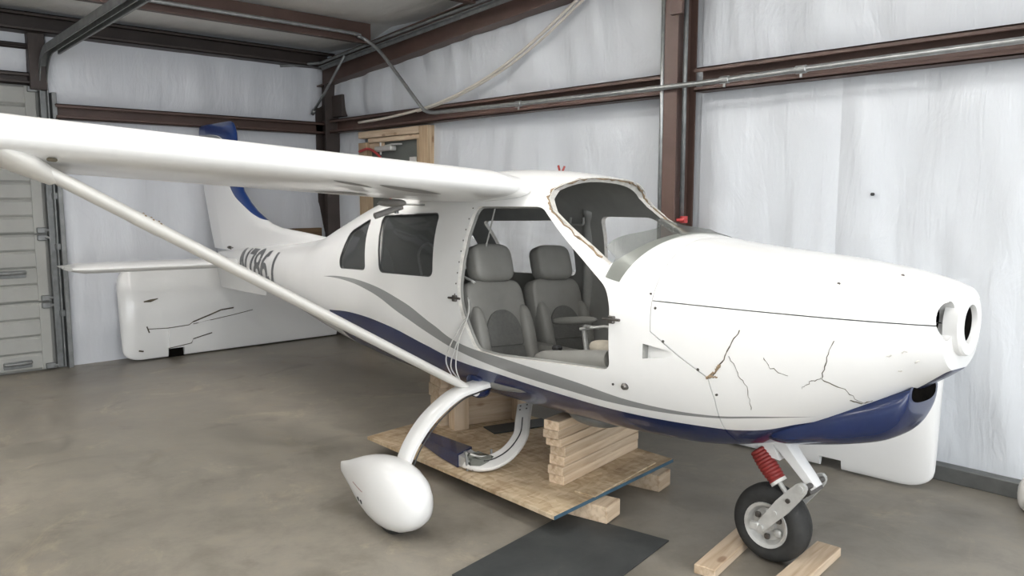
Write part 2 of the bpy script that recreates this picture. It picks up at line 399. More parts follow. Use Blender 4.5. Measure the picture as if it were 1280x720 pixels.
# angle track: vertical, curve, overhead rail
g = G()
pts = [(XB+.07, 1.80, 0.02), (XB+.07, 1.80, 2.35)]+[(XB+.07+.32*(1-math.cos(a)), 1.80, 2.44+.34*math.sin(a)) for a in [k*math.pi/18 for k in range(0, 10)]]+[(XB+3.2, 1.80, 2.86)]
ring = lambda p, t: None
P = [Vector(q) for q in pts]; rings = []
for i, q in enumerate(P):
    t = (P[min(i+1, len(P)-1)]-P[max(i-1, 0)]).normalized(); nrm = Vector((t.z, 0, -t.x)); sd = Vector((0, 1, 0))
    sh = [(-.03, -.03), (-.03, .035), (.035, .035), (.035, .027), (-.022, .027), (-.022, -.022), (.035, -.022), (.035, -.03)]
    rings.append([q+nrm*a+sd*b for a, b in sh])
g.loft(rings); tk = g.obj('door_track', 'galv_dull', dm)
G().box((XB+.005, 1.86, 0.0), (XB+.1, 1.90, 2.45), .004).box((XB+.005, 1.80, 0), (XB+.018, 1.9, 2.45), .002).obj('track_angle', 'galv_dull', dm)
for zz in (.5, 1.1, 1.55, 2.0): G().box((XB+.01, 1.82, zz-.03), (XB+.075, 1.87, zz+.03), .005).lathe([(.012, 0), (.012, .01)], (XB+.075, 1.845, zz), (1, 0, 0), 8).obj('track_bracket', 'galv_dull', dm)
G().box((XB+.3, 1.82, 2.78), (XB+3.1, 1.90, 2.80), .003).box((XB+.3, 1.88, 2.74), (XB+3.1, 1.90, 2.80), .003).obj('rail_angle', 'galv_dull', dm, fn=lambda q: Vector((q.x, q.y, q.z+.025*(q.x-XB))))
o = G().box((XB+.02, 1.70, 2.46), (XB+.12, 1.83, 2.95), .004).obj('door_post', 'brown_steel_dark'); tag(o, kind='structure')
# --- walk door in the right wall
d2 = G().box((-7.08, YR-.02, 0), (-6.20, YR+.01, 2.10), .004).obj('door_2', 'door_grey'); tag(d2, 'grey steel walk door in a raw timber frame', kind='structure')
for a, b, nm in [((-7.23, YR-.09, 0), (-7.08, YR-.0, 2.10), 'jamb'), ((-6.23, YR-.07, 0), (-6.17, YR-.0, 2.10), 'jamb'), ((-6.165, YR-.09, 0), (-6.03, YR-.0, 2.215), 'jamb'), ((-7.23, YR-.09, 2.145), (-6.17, YR, 2.215), 'head'), ((-7.08, YR-.07, 2.095), (-6.17, YR, 2.14), 'head'), ((-7.08, YR-.055, 2.02), (-6.82, YR-.03, 2.09), 'blocking')]:
    G().box(a, b, .004).obj(nm, 'lumber_x' if nm != 'jamb' else 'frame_wood', d2)
g = G(); g.box((-6.92, YR-.10, 2.0), (-6.62, YR-.03, 2.05), .008); g.tube([(-6.75, YR-.08, 2.05), (-6.6, YR-.1, 2.06), (-6.5, YR-.05, 2.06)], .009, 8); g.tube([(-6.86, YR-.06, 2.09), (-6.86, YR-.06, 1.97)], .01, 8)
g.obj('door_closer', 'alu', d2)
G().box((-6.40, YR-.035, 1.78), (-6.30, YR-.018, 1.93), .002).obj('notice_card', 'white_worn', d2)
o = G().tube(cr([(-7.18, YR-.11, 2.01), (-7.0, YR-.12, 2.03), (-6.85, YR-.12, 1.98), (-6.72, YR-.12, 1.88), (-6.62, YR-.12, 1.70), (-6.62, YR-.12, 1.45), (-6.75, YR-.12, 1.25)], 8), .013, 10).obj('air_hose', 'red_rubber', None, True)
tag(o, 'red rubber hose looped across the grey walk door', 'hose')
# --- conduits and pipes
g = G(); g.tube(cr([(X1, 4.37, 2.31), (2.0, 4.37, 2.30), (-1.15, 4.37, 2.28), (-2.26, 4.37, 2.27), (-2.95, 4.37, 2.262), (-4.15, 4.37, 2.268), (-5.49, 4.37, 2.283), (-5.70, 4.37, 2.287), (-5.82, 4.37, 2.315), (-5.91, 4.37, 2.38), (-6.45, 4.35, 2.88), (-6.62, 4.30, 3.02), (-6.64, 4.20, 3.06), (-6.62, 4.0, 3.075), (-6.62, 2.0, 3.075), (-6.62, -1.0, 3.075)], 6), .017, 10)
cd = g.obj('conduit', 'galv', None, True); tag(cd, 'long galvanised conduit running along the girt and bent up to the roof', 'conduit')
for x, z in ((-2.25, 2.27), (-2.75, 2.264), (-4.6, 2.272), (.6, 2.292)):
    G().lathe([(.0175, -.035), (.023, -.03), (.023, .03), (.0175, .035)], (x, 4.37, z), (1, 0, 0), 12).box((x-.007, 4.365, z-.045), (x+.007, 4.375, z-.018), .001).obj('coupling', 'galv', cd)
g = G(); g.tube([(-3.245, YR-.235, 3.15), (-3.245, YR-.235, 1.05)], .015, 10); o = g.obj('conduit', 'galv', None, True); tag(o, 'thin vertical galvanised conduit on the left edge of the brown column', 'conduit')
g = G(); g.tube([(-3.118, YR-.16, 3.1), (-3.118, YR-.16, 1.40)], .016, 10); o = g.obj('drop_pipe', 'galv_dull', None, True); tag(o, 'dark grey drop pipe on the right edge of the brown column', 'pipe')
g = G(); g.lathe([(.026, 0), (.026, .045)], (-3.10, YR-.16, 1.37), (0, 0, 1), 12); g.tube([(-3.125, YR-.2, 1.39), (-3.06, YR-.2, 1.39)], .012, 8); g.obj('valve', 'red_rubber', o, True, 40)
g = G(); g.tube(cr([(-3.6, 4.52, 3.28), (-4.10, 4.51, 3.01), (-4.45, 4.50, 2.82), (-4.82, 4.49, 2.645), (-5.22, 4.48, 2.505), (-5.68, 4.48, 2.40), (-6.1, 4.48, 2.345), (-6.6, 4.48, 2.312), (-7.1, 4.48, 2.30)], 6), .013, 8); o = g.obj('flexible_pipe', 'hose_white', None, True); tag(o, 'cream flexible pipe swooping down from the roof to the girt', 'pipe')
g = G(); g.tube(cr([(-3.6, 4.53, 3.245), (-4.10, 4.52, 2.975), (-4.45, 4.51, 2.785), (-4.82, 4.50, 2.62), (-5.22, 4.49, 2.49), (-5.68, 4.49, 2.388), (-6.1, 4.49, 2.335)], 6), .010, 8); o = g.obj('flexible_pipe', 'hose_white', None, True); tag(o, 'thinner cream flexible pipe running just under the thicker one', 'pipe')
# second door track along the rafter, with its hanger strap
g = G(); g.tube(cr([(-7.93, 4.05, 2.92), (-7.72, 4.36, 2.955), (-7.5, 4.39, 2.97), (-6.35, 4.40, 3.055), (-4.78, 4.40, 3.16), (-3.4, 4.40, 3.25)], 6), .016, 8); o = g.obj('roof_pipe', 'galv_dull', None, True); tag(o, 'upper grey pipe running beside the rafter out of the corner', 'pipe')
g = G(); g.box((-7.72, 4.385, 2.915), (-3.4, 4.43, 2.925), .002).box((-7.72, 4.42, 2.885), (-3.4, 4.43, 2.925), .002); o = g.obj('roof_rail', 'galv_dull', fn=lambda q: Vector((q.x, q.y, q.z+.07*(q.x+7.72)))); tag(o, 'flat grey angle rail running beside the rafter', 'rail')
g = G(); g.tube([(-7.15, 4.36, 2.96), (-7.6, 4.38, 2.63), (-7.86, 4.40, 2.48)], .014, 8); g.tube([(-7.86, 4.40, 2.48), (-7.9, 4.40, 2.44)], .022, 8); o = g.obj('brace_rod', 'galv_dull', None, True); tag(o, 'short diagonal grey brace rod in the corner of the hangar', 'rod')
# plank against the back wall, behind the tail
o = G().box((XB+.05, 3.95, 1.09), (XB+.10, 4.46, 1.20), .004).obj('plank', 'brown_plank'); tag(o, 'short dark brown plank on the back wall behind the tail', 'plank')

# ------------------------------------------------------------------ the aircraft body surface
RHO, PY, PZ, XO = math.radians(-3.5), 3.03, .42, -2.9
ST = [(-7.30,.035,1.04,.96,1.00,2,2),(-6.9,.08,1.09,.88,.985,2,2),(-6.2,.175,1.14,.76,.96,2,2),(-5.6,.26,1.19,.66,.94,2.1,2),
(-5.2,.33,1.25,0.6,.93,2.1,2.1),(-4.8,.40,1.38,0.545,.93,2.2,2.2),(-4.4,.465,1.51,0.503,.93,2.3,2.3),(-4.0,.515,1.61,0.476,.93,2.4,2.4),
(-3.6,.55,1.668,0.46,.93,2.5,2.5),(-3.1,.565,1.69,0.452,.93,2.6,2.6),(-2.7,.565,1.665,0.45,.93,2.6,2.6),(-2.47,.56,1.60,0.45,.93,2.6,2.6),
(-2.25,.55,1.48,0.452,.93,2.5,2.6),(-2.05,.535,1.395,0.456,.94,2.4,2.5),(-1.85,.51,1.36,0.466,.96,2.4,2.4),(-1.6,.475,1.335,.52,1.0,2.4,2.3),
(-1.35,.42,1.315,.635,1.03,2.3,2.2),(-1.15,.35,1.29,.765,1.06,2.3,2.2),(-1.03,.285,1.265,.855,1.085,2.3,2.2),(-.96,.235,1.245,.905,1.095,2.3,2.3),(-.93,.20,1.232,.93,1.10,2.3,2.3)]
_xs = [s[0] for s in ST]
def _slopes(k):
    n_ = len(ST); h = [_xs[i+1]-_xs[i] for i in range(n_-1)]; d = [(ST[i+1][k]-ST[i][k])/h[i] for i in range(n_-1)]; mm = [0]*n_
    for i in range(1, n_-1):
        if d[i-1]*d[i] > 0:
            w1 = 2*h[i]+h[i-1]; w2 = h[i]+2*h[i-1]; mm[i] = (w1+w2)/(w1/d[i-1]+w2/d[i])
    mm[0] = d[0]; mm[-1] = d[-1]; return mm
_sl = {k: _slopes(k) for k in range(1, 7)}
def sec(x):
    x = max(_xs[0], min(_xs[-1], x)); i = 0
    while i < len(_xs)-2 and x > _xs[i+1]: i += 1
    h = _xs[i+1]-_xs[i]; t = (x-_xs[i])/h; o = []
    for k in range(1, 7):
        o.append((2*t**3-3*t*t+1)*ST[i][k]+(t**3-2*t*t+t)*h*_sl[k][i]+(-2*t**3+3*t*t)*ST[i+1][k]+(t**3-t*t)*h*_sl[k][i+1])
    return o
def ysurf(x, z, off=0):
    w_, zt, zb, zm, nt, nb = sec(x); w_ += off; zt += off; zb -= off
    if z > zm: q = 1-min(1, max(0, (z-zm)/(zt-zm)))**nt; return w_*max(0, q)**(1/nt)
    q = 1-min(1, max(0, (zm-z)/(zm-zb)))**nb; return w_*max(0, q)**(1/nb)
def ring(x, n_, inset=0):
    w_, zt, zb, zm, nt, nb = sec(x); w_ -= inset; zt -= inset; zb += inset; o = []
    for k in range(n_):
        a = 2*math.pi*(k+.5)/n_; c, s = math.cos(a), math.sin(a); e = 2/(nt if s >= 0 else nb)
        y = math.copysign(w_*abs(c)**e, c); z = zm+((zt-zm) if s >= 0 else (zm-zb))*math.copysign(abs(s)**e, s)
        o.append(Vector((x, y, z)))
    return o
def ringpt(x, a, off=0):
    w_, zt, zb, zm, nt, nb = sec(x); w_ += off; zt += off; c, s = math.cos(a), math.sin(a); e = 2/(nt if s >= 0 else nb)
    return Vector((x, math.copysign(w_*abs(c)**e, c), zm+((zt-zm) if s >= 0 else (zm-zb))*math.copysign(abs(s)**e, s)))
_c, _s = math.cos(RHO), math.sin(RHO)
def l2w(p): return Vector((p[0], PY+p[1]*_c-(p[2]-PZ)*_s, PZ+p[1]*_s+(p[2]-PZ)*_c))
def w2l(p):
    y, z = p[1]-PY, p[2]-PZ; return Vector((p[0], y*_c+z*_s, -y*_s+z*_c+PZ))
plane = bpy.data.objects.new('light_aircraft', None); COL.objects.link(plane)
plane.location = l2w((XO, 0, 0)); plane.rotation_euler = (RHO, 0, 0)
tag(plane, 'white high-wing light aircraft with blue belly, missing windshield and missing propeller', 'aircraft')
SH = lambda q: Vector((q[0]-XO, q[1], q[2]))
WSH = lambda q: SH(w2l(q))
bpy.context.view_layer.update()

# livery: white upper, blue belly, grey swoosh, as painted bands following curves z(x)
GT = [(-4.671,.996),(-4.32,1.018),(-3.98,1.005),(-3.6,.943),(-3.29,.846),(-3.03,.767),(-2.68,.739),(-2.29,.704),(-1.975,.664),(-1.707,.662),(-1.5,.690),(-1.325,.713)]
GB = [(-4.671,.996),(-4.317,.998),(-3.976,.963),(-3.598,.867),(-3.29,.781),(-3.097,.732),(-2.8,.687),(-2.39,.656),(-2.02,.638),(-1.713,.650),(-1.5,.683),(-1.325,.713)]
BT = [(-4.68,.775),(-4.573,.782),(-4.2,.804),(-3.78,.785),(-3.38,.721),(-3.12,.674),(-2.8,.652),(-2.4,.622),(-2.03,.602),(-1.73,.604),(-1.62,.607),(-1.39,.670),(-1.21,.740),(-1.1,.811),(-1.02,.868),(-.93,.94)]
def curve_node(n, l, fac, pts, x0=-4.8, x1=-.8, z0=.4, z1=1.1):
    fc = n.new('ShaderNodeFloatCurve'); cu = fc.mapping.curves[0]
    P_ = [((x-x0)/(x1-x0), (z-z0)/(z1-z0)) for x, z in pts]
    cu.points[0].location = P_[0]; cu.points[1].location = P_[-1]
    for q in P_[1:-1]: cu.points.new(*q)
    fc.mapping.extend = 'HORIZONTAL'; fc.mapping.use_clip = False; fc.mapping.update()
    l.new(fac, fc.inputs['Value'])
    return math_n(n, l, 'ADD', math_n(n, l, 'MULTIPLY', fc.outputs[0], z1-z0), z0)
m, n, l, p = newmat('livery')
tc = n.new('ShaderNodeTexCoord'); sx = n.new('ShaderNodeSeparateXYZ'); l.new(tc.outputs['Object'], sx.inputs[0])
X = math_n(n, l, 'ADD', sx.outputs[0], XO); Z = sx.outputs[2]
fac = math_n(n, l, 'DIVIDE', math_n(n, l, 'ADD', X, 4.8), 4.0)
isb = math_n(n, l, 'LESS_THAN', Z, curve_node(n, l, fac, BT))
isb = math_n(n, l, 'MULTIPLY', isb, math_n(n, l, 'GREATER_THAN', math_n(n, l, 'ADD', X, math_n(n, l, 'MULTIPLY', Z, .55)), -4.16))
g1 = math_n(n, l, 'LESS_THAN', Z, curve_node(n, l, fac, GT)); g2 = math_n(n, l, 'GREATER_THAN', Z, curve_node(n, l, fac, GB))
isg = math_n(n, l, 'MULTIPLY', math_n(n, l, 'MULTIPLY', g1, g2), math_n(n, l, 'MULTIPLY', math_n(n, l, 'GREATER_THAN', X, -4.671), math_n(n, l, 'LESS_THAN', X, -1.325)))
wh = ramp(n, l, noise_n(n, l, tc.outputs['Object'], 2.5, 5), [(.3, (.82, .82, .81)), (.7, (.87, .87, .86))])
c = mixc(n, l, isg, wh, (.27, .275, .275)); c = mixc(n, l, isb, c, (.010, .021, .085))
l.new(c, p.inputs['Base Color']); p.inputs['Roughness'].default_value = .27
p.inputs['Coat Weight'].default_value = .4; p.inputs['Coat Roughness'].default_value = .08
# fin: blue leading edge band and tip, white border line
m, n, l, p = newmat('fin_paint')
tc = n.new('ShaderNodeTexCoord'); sx = n.new('ShaderNodeSeparateXYZ'); l.new(tc.outputs['Object'], sx.inputs[0])
X = math_n(n, l, 'ADD', sx.outputs[0], XO); Z = sx.outputs[2]
fz = math_n(n, l, 'DIVIDE', math_n(n, l, 'SUBTRACT', Z, 1.2), 1.1)
fc = n.new('ShaderNodeFloatCurve'); cu = fc.mapping.curves[0]
FB = [(1.2, -6.12), (1.31, -6.14), (1.36, -6.45), (1.45, -6.72), (1.63, -7.03), (1.9, -7.14), (2.03, -7.18), (2.10, -7.3), (2.14, -7.75), (2.16, -8.0)]
P_ = [((z-1.2)/1.1, (x+8.1)/2) for z, x in FB]
cu.points[0].location = P_[0]; cu.points[1].location = P_[-1]
for q in P_[1:-1]: cu.points.new(*q)
fc.mapping.extend = 'HORIZONTAL'; fc.mapping.use_clip = False; fc.mapping.update(); l.new(fz, fc.inputs['Value'])
bx_ = math_n(n, l, 'SUBTRACT', math_n(n, l, 'MULTIPLY', fc.outputs[0], 2), 8.1)
low_ = math_n(n, l, 'GREATER_THAN', Z, 1.315)
isb = math_n(n, l, 'MULTIPLY', math_n(n, l, 'GREATER_THAN', X, bx_), low_)
isl = math_n(n, l, 'GREATER_THAN', X, math_n(n, l, 'SUBTRACT', bx_, .035))
isgr = math_n(n, l, 'GREATER_THAN', math_n(n, l, 'ADD', Z, math_n(n, l, 'MULTIPLY', X, .12)), 1.16)
c = mixc(n, l, isgr, (.84, .84, .84), (.25, .26, .28)); c = mixc(n, l, isl, c, (.84, .84, .84)); c = mixc(n, l, isb, c, (.012, .04, .17))
l.new(c, p.inputs['Base Color']); p.inputs['Roughness'].default_value = .3; p.inputs['Coat Weight'].default_value = .4

# ------------------------------------------------------------------ fuselage solid with cabin cavity, then openings
NR = 96
xs_o = []; x = -7.30
while x < -.93-1e-6: xs_o.append(x); x += .05 if x < -1.2 else .02
xs_o.append(-.93)
g = G(); g.loft([ring(x, NR) for x in xs_o]); no = len(g.f)
cav = [-4.95+.05*k for k in range(int((4.95-1.98)/.05)+1)]
gi = G(); gi.loft([ring(x, NR, .028) for x in cav])
k0 = len(g.v); gi.f = [tuple(reversed(q)) for q in gi.f]
V = g.v+gi.v; Fc = g.f+[tuple(i+k0 for i in q) for q in gi.f]
me = bpy.data.meshes.new('body'); me.from_pydata([tuple(SH(q)) for q in V], [], Fc)
for x in ('livery', 'cabin_liner', 'rim', 'black_void'): me.materials.append(M[x])
me.polygons.foreach_set('material_index', [0]*no+[1]*len(gi.f))
bm = bmesh.new(); bm.from_mesh(me); bm.faces.ensure_lookup_table()
bmesh.ops.recalc_face_normals(bm, faces=bm.faces[:no]); inn = bm.faces[no:]; bmesh.ops.recalc_face_normals(bm, faces=inn); bmesh.ops.reverse_faces(bm, faces=inn)
bm.to_mesh(me); bm.free()
body = bpy.data.objects.new('body', me); COL.objects.link(body)
def cutter(poly, y0, y1, mi=2, sh=0):
    g = G(); g.prism(poly, lambda q: SH((q[0], y0, q[1])), lambda q: SH((q[0], y1, q[1])))
    o = mk('cutter', g.v, g.f, ['livery', 'cabin_liner', 'rim', 'dark_plastic']); o.data.polygons.foreach_set('material_index', [mi]*len(o.data.polygons)); return o
DOOR = rpoly([(-3.084,1.471),(-2.63,1.475),(-2.149,1.133),(-2.112,1.05),(-2.098,.789),(-2.37,.775),(-2.79,.749),(-2.942,.754),(-3.065,.955),(-3.09,1.05)], .04)
WIN2 = rpoly([(-4.0,1.41),(-3.368,1.432),(-3.303,1.092),(-3.853,1.078)], .045)
WIN1 = rpoly([(-4.16,1.39),(-4.03,1.078),(-4.40,1.066),(-4.435,1.12),(-4.40,1.30)], .04)
PDOOR = rpoly([(-3.02,1.46),(-2.63,1.46),(-2.22,1.17),(-2.20,1.09),(-3.05,1.09)], .05)
PWIN = rpoly([(-4.0,1.41),(-3.30,1.432),(-3.27,1.092),(-3.853,1.078)], .045)
WS = [(-2.172,1.228),(-2.36,1.338),(-2.56,1.452),(-2.63,1.515),(-2.648,1.56),(-2.60,1.63),(-2.52,1.74),(-2.52,2.0),(-2.02,2.0),(-2.02,1.39),(-2.06,1.35),(-2.12,1.28)]
cuts = [cutter(DOOR, -1.2, -.12), cutter(WIN2, -1.2, -.15), cutter(WIN1, -1.2, -.15), cutter(PDOOR, .12, 1.2), cutter(PWIN, .15, 1.2), cutter(WIN1, .15, 1.2), cutter(WS, -1.2, 1.2)]
# nose inlets and crank hole
for yy in (-.152, .152):
    for prf, mi in (([(.068, .138), (.07, .3)], 0), ([(.068, -.02), (.068, .14)], 3)):
        g = G(); g.lathe(prf, SH((-1.12, yy, 1.115)), (1, 0, 0), 28); c_ = g.obj('cutter', ['livery', 'cabin_liner', 'rim', 'dark_plastic']); c_.data.polygons.foreach_set('material_index', [mi]*len(c_.data.polygons)); cuts.append(c_)
# flush side vent
g = G(); g.loft([[SH((-1.94, -.60, .924)), SH((-1.94, -.482, .924)), SH((-1.795, -.505, .905)), SH((-1.795, -.60, .905))], [SH((-1.94, -.60, .862)), SH((-1.94, -.482, .862)), SH((-1.795, -.505, .886)), SH((-1.795, -.60, .886))]])
vc = g.obj('cutter', ['livery', 'cabin_liner', 'rim', 'dark_plastic']); xm = min(q.co.x for q in vc.data.vertices)
for pg in vc.data.polygons: pg.material_index = 1 if pg.center.x < xm+.01 else 0  # aft wall coloured grey for the shade deep in the recess
cuts.append(vc)
me2 = boolean(body, cuts)
old = body.data; body.data = me2; bpy.data.meshes.remove(old)
for c_ in cuts: rm(c_)
gp = .0022
PU = [(-1.92, 1.10+gp), (-1.92, 1.8), (-.5, 1.8), (-.5, 1.10+gp)]
PL = [(-1.92, 1.10-gp), (-1.908, .978), (-1.774, .893), (-1.66, .826), (-1.645, .737), (-1.652, .60), (-1.652, .2), (-.5, .2), (-.5, 1.10-gp)]
PA = [(-1.924, 1.8), (-1.924, 1.10), (-1.912, .976), (-1.777, .889), (-1.664, .824), (-1.649, .737), (-1.656, .60), (-1.656, .2), (-.4, .2), (-.4, 1.8)]
def finish(me, name, parent=plane, ang=32):
    me.polygons.foreach_set('use_smooth', [True]*len(me.polygons)); me.set_sharp_from_angle(angle=math.radians(ang))
    o = bpy.data.objects.new(name, me); COL.objects.link(o); o.parent = parent; return o
parts = {}
for nm, poly, op in (('upper_cowling', PU, 'INTERSECT'), ('lower_cowling', PL, 'INTERSECT'), ('fuselage', PA, 'DIFFERENCE')):
    cu_ = cutter(poly, -1.5, 1.5, 0); parts[nm] = finish(boolean(body, [cu_], op), nm); rm(cu_)
rm(body)
fus, ucow, lcow = parts['fuselage'], parts['upper_cowling'], parts['lower_cowling']
fus['label'] = 'white fuselage with grey swoosh and dark blue belly'
# prop flange boss
g = G(); g.lathe([(.116, -.03), (.116, .018), (.110, .026), (.070, .026), (.068, .02), (.068, -.05)], SH((-.93, 0, 1.10)), (1, 0, 0), 40); g.obj('nose_ring', 'white_paint', lcow, True, 35)
G().lathe([(.0675, -.06), (.0675, .008)], SH((-.93, 0, 1.10)), (1, 0, 0), 32).obj('crank_bore', 'black_void', lcow)  # black plug drawn for the shade inside the bore
# chin scoop
rings = []
SC = [(-1.62,.63,.57,.16),(-1.50,.68,.548,.235),(-1.36,.74,.572,.225),(-1.24,.80,.600,.21),(-1.14,.84,.635,.19),(-1.08,.86,.680,.172),(-1.05,.872,.74,.155),(-1.04,.88,.79,.14)]
SCP = [(a_.x, b_.x, b_.y, b_.z) for a_, b_ in zip(cr([Vector((q[0], 0, 0)) for q in SC], 5), cr([Vector(q[1:]) for q in SC], 5))]
for (x, zt, zb, hw) in SCP:
    r_ = []
    for k in range(28):
        a = 2*math.pi*k/28; zc = (zt+zb)/2; r_.append(Vector((x, hw*math.copysign(abs(math.cos(a))**.75, math.cos(a)), zc+(zt-zb)/2*math.copysign(abs(math.sin(a))**.75, math.sin(a)))))
    rings.append(r_)
G().loft(rings).obj('chin_scoop', 'blue_paint', lcow, True, 50, fn=SH)
G().loft([[Vector((v.x+dx, v.y*k, .835+(v.z-.835)*k)) for v in rings[-1]] for dx, k in ((-.004, .86), (.0015, .84))]).obj('scoop_mouth', 'black_void', lcow, fn=SH)  # black cap drawn for the shade inside the scoop
# screws and cracks on the cowling
def on_s(x, z, off=.0): return Vector((x, -ysurf(x, z)-off, z))
for (x, z, pr) in [(-1.935,1.126,fus),(-1.90,1.072,lcow),(-1.85,.944,lcow),(-1.70,.852,lcow),(-1.636,.761,lcow),(-2.09,.73,fus),(-1.25,1.22,ucow),(-1.09,1.26,ucow)]:
    q = on_s(x, z); G().lathe([(.006, -.004), (.006, .0012)], SH(q), (0, -1, 0), 10).obj('screw', 'bolt', pr)
def crack(pts, r, parent, mat='crack', name='crack'):
    P_ = []
    for i in range(len(pts)-1):
        for k in range(6):
            t = k/6; x = pts[i][0]*(1-t)+pts[i+1][0]*t; z = pts[i][1]*(1-t)+pts[i+1][1]*t
            P_.append(on_s(x+random.uniform(-.004, .004), z+random.uniform(-.004, .004), .0004))
    P_.append(on_s(*pts[-1], .0004))
    G().tube(P_, [r*random.uniform(.4, 1.3) for _ in P_], 6).obj(name, mat, parent, fn=SH)
crack([(-1.54,1.028),(-1.575,.954),(-1.611,.887),(-1.64,.835)], .0022, lcow)
crack([(-1.22,1.026),(-1.246,.945),(-1.263,.88),(-1.205,.843),(-1.176,.79)], .0016, lcow)
crack([(-1.448,.937),(-1.427,.897),(-1.369,.875)], .0012, lcow)
crack([(-1.58,.922),(-1.545,.865),(-1.514,.797),(-1.52,.717)], .0011, lcow)
crack([(-1.263,.88),(-1.302,.86),(-1.33,.83)], .0012, lcow)
crack([(-1.205,.80),(-1.176,.785),(-1.15,.80)], .0022, lcow)
crack([(-1.65,.835),(-1.625,.86),(-1.61,.885)], .006, lcow, 'fibre', 'exposed_fibre')
crack([(-1.665,.828),(-1.645,.833),(-1.625,.835)], .006, lcow, 'fibre', 'exposed_fibre')
for (x, z) in [(-1.07,.985),(-1.05,.93),(-1.03,1.0),(-1.0,.97)]:
    crack([(x, z), (x+.012, z+.004)], .003, lcow, 'rim', 'chip')
# windows
def pane(name, poly, side, off, mat, parent, grow=1.03):
    cx = sum(q[0] for q in poly)/len(poly); cz = sum(q[1] for q in poly)/len(poly); g = G(); K = 6; k = len(poly)
    def sheetpts(o2):
        v = [(cx, side*(ysurf(cx, cz)-o2), cz)]
        for j in range(1, K+1):
            for q in poly:
                x = cx+(q[0]-cx)*grow*j/K; z = cz+(q[1]-cz)*grow*j/K; v.append((x, side*(ysurf(x, z)-o2), z))
        return v
    f = [(0, 1+i, 1+(i+1) % k) for i in range(k)]
    for j in range(1, K):
        for i in range(k):
            a = 1+(j-1)*k; b_ = 1+j*k; f.append((a+i, b_+i, b_+(i+1) % k, a+(i+1) % k))
    g.add([SH(q) for q in sheetpts(off)], f)
    return g.obj(name, mat, parent, True)
pane('rear_window', WIN2, -1, .012, 'tinted_glass', fus); pane('rear_window', WIN1, -1, .012, 'tinted_glass', fus)
pane('rear_window', PWIN, 1, .012, 'clear_glass', fus); pane('rear_window', WIN1, 1, .012, 'clear_glass', fus)
def rim_tube(name, poly, side, off, r, mat, parent, rj=0):
    P_ = []
    Q = list(poly)+[poly[0]]
    for i in range(len(Q)-1):
        for k in range(3):
            t = k/3; x = Q[i][0]*(1-t)+Q[i+1][0]*t; z = Q[i][1]*(1-t)+Q[i+1][1]*t; P_.append(Vector((x, side*(ysurf(x, z)-off), z)))
    P_.append(P_[0].copy())
    return G().tube(P_, [r*(1+random.uniform(-rj, rj)) for _ in P_], 6).obj(name, mat, parent, True, fn=SH)
rim_tube('window_seal', WIN2, -1, .006, .006, 'dark_plastic', fus); rim_tube('window_seal', WIN1, -1, .006, .006, 'dark_plastic', fus)
rim_tube('door_seal', DOOR, -1, .030, .009, 'cabin_liner', fus)
# door hinge pins, latch
for (x, z) in [(-2.095, 1.005), (-3.10, 1.0)]:
    q = on_s(x, z); g = G(); g.box(SH((x-.016, q.y-.012, z-.016)), SH((x+.016, q.y+.02, z+.016)), .004); g.tube([SH((x-.04, q.y-.012, z)), SH((x+.05, q.y-.012, z+.003))], .006, 8); g.obj('door_hinge', 'bolt', fus)
q = on_s(-2.03, .73); G().lathe([(.016, -.004), (.014, .012), (.008, .02)], SH(q), (0, -1, 0), 12).obj('fitting', 'bolt', fus)
for k in range(9):   # bare fixing holes up the rear edge of the door opening
    t = k/8; x = -3.105+.012*math.sin(t*3); z = 1.02+.44*t; q = on_s(x, z); G().lathe([(.0045, -.003), (.0045, .0008)], SH(q), (0, -1, 0), 8).obj('fixing_hole', 'bolt', fus)
# torn fibre around the windshield opening
def wsedge(poly, side): return [Vector((x, side*ysurf(x, z), z)) for x, z in poly]
sb = []
for i in range(4):
    (x0, z0), (x1, z1) = WS[i], WS[i+1]
    for k in range(8): t = k/8; sb.append((x0*(1-t)+x1*t, z0*(1-t)+z1*t))
st_ = [Vector((x, -ysurf(x, z), z)) for x, z in sb]; po_ = [Vector((x, ysurf(x, z), z)) for x, z in sb]
top = []
for k in range(33):      # across the roof front edge, where the cut slants forward
    y = -1+2*k/32
    x = -2.648+.085*(1-abs(y)**2.2); w_, zt, zb, zm, nt, nb = sec(x)
    yy = y*ysurf(-2.648, 1.56); z = zm+(zt-zm)*max(0, 1-(abs(yy)/w_)**nt)**(1/nt); top.append(Vector((x, yy, z)))
edge = st_[2:]+top+list(reversed(po_))[:-2]
G().tube([q+Vector((random.uniform(-.006, .006), random.uniform(-.004, .004), random.uniform(-.005, .004))) for q in edge], [random.uniform(.003, .0075) for _ in edge], 6).obj('torn_edge', 'fibre', fus, fn=SH)
G().tube([q+Vector((.012, 0, .004)) for q in edge[10:-12]], [random.uniform(.002, .005) for _ in edge[10:-12]], 5).obj('seal_strip', 'rim', fus, True, fn=SH)
# smoky windshield remnant standing along its base
NA = 44; outer = []; lowr = []
for k in range(NA+1):
    a = math.radians(24+132*k/NA)          # starboard is the negative-y side
    t = k/NA; h = .10+.02*math.sin(9*t)+.012*math.sin(23*t+1)
    if .52 < t < .64: h += .085*(1-abs(t-.58)/.06)
    if t > .9 or t < .06: h *= .45
    xb = -2.015-.13*abs(math.cos(a))**2.0
    lowr.append(ringpt(xb+.03, a, .004)); outer.append([ringpt(xb-h*1.0*(j/3), a, .004) for j in range(4)])
rows = [[lowr[k]]+outer[k] for k in range(NA+1)]
vs_ = [SH(q) for r_ in rows for q in r_]; fs = []
for k in range(NA):
    for j in range(4): b_ = k*5+j; fs.append((b_, b_+1, b_+6, b_+5))
mk('windshield_remnant', vs_, fs, 'smoke_plastic', fus, True)
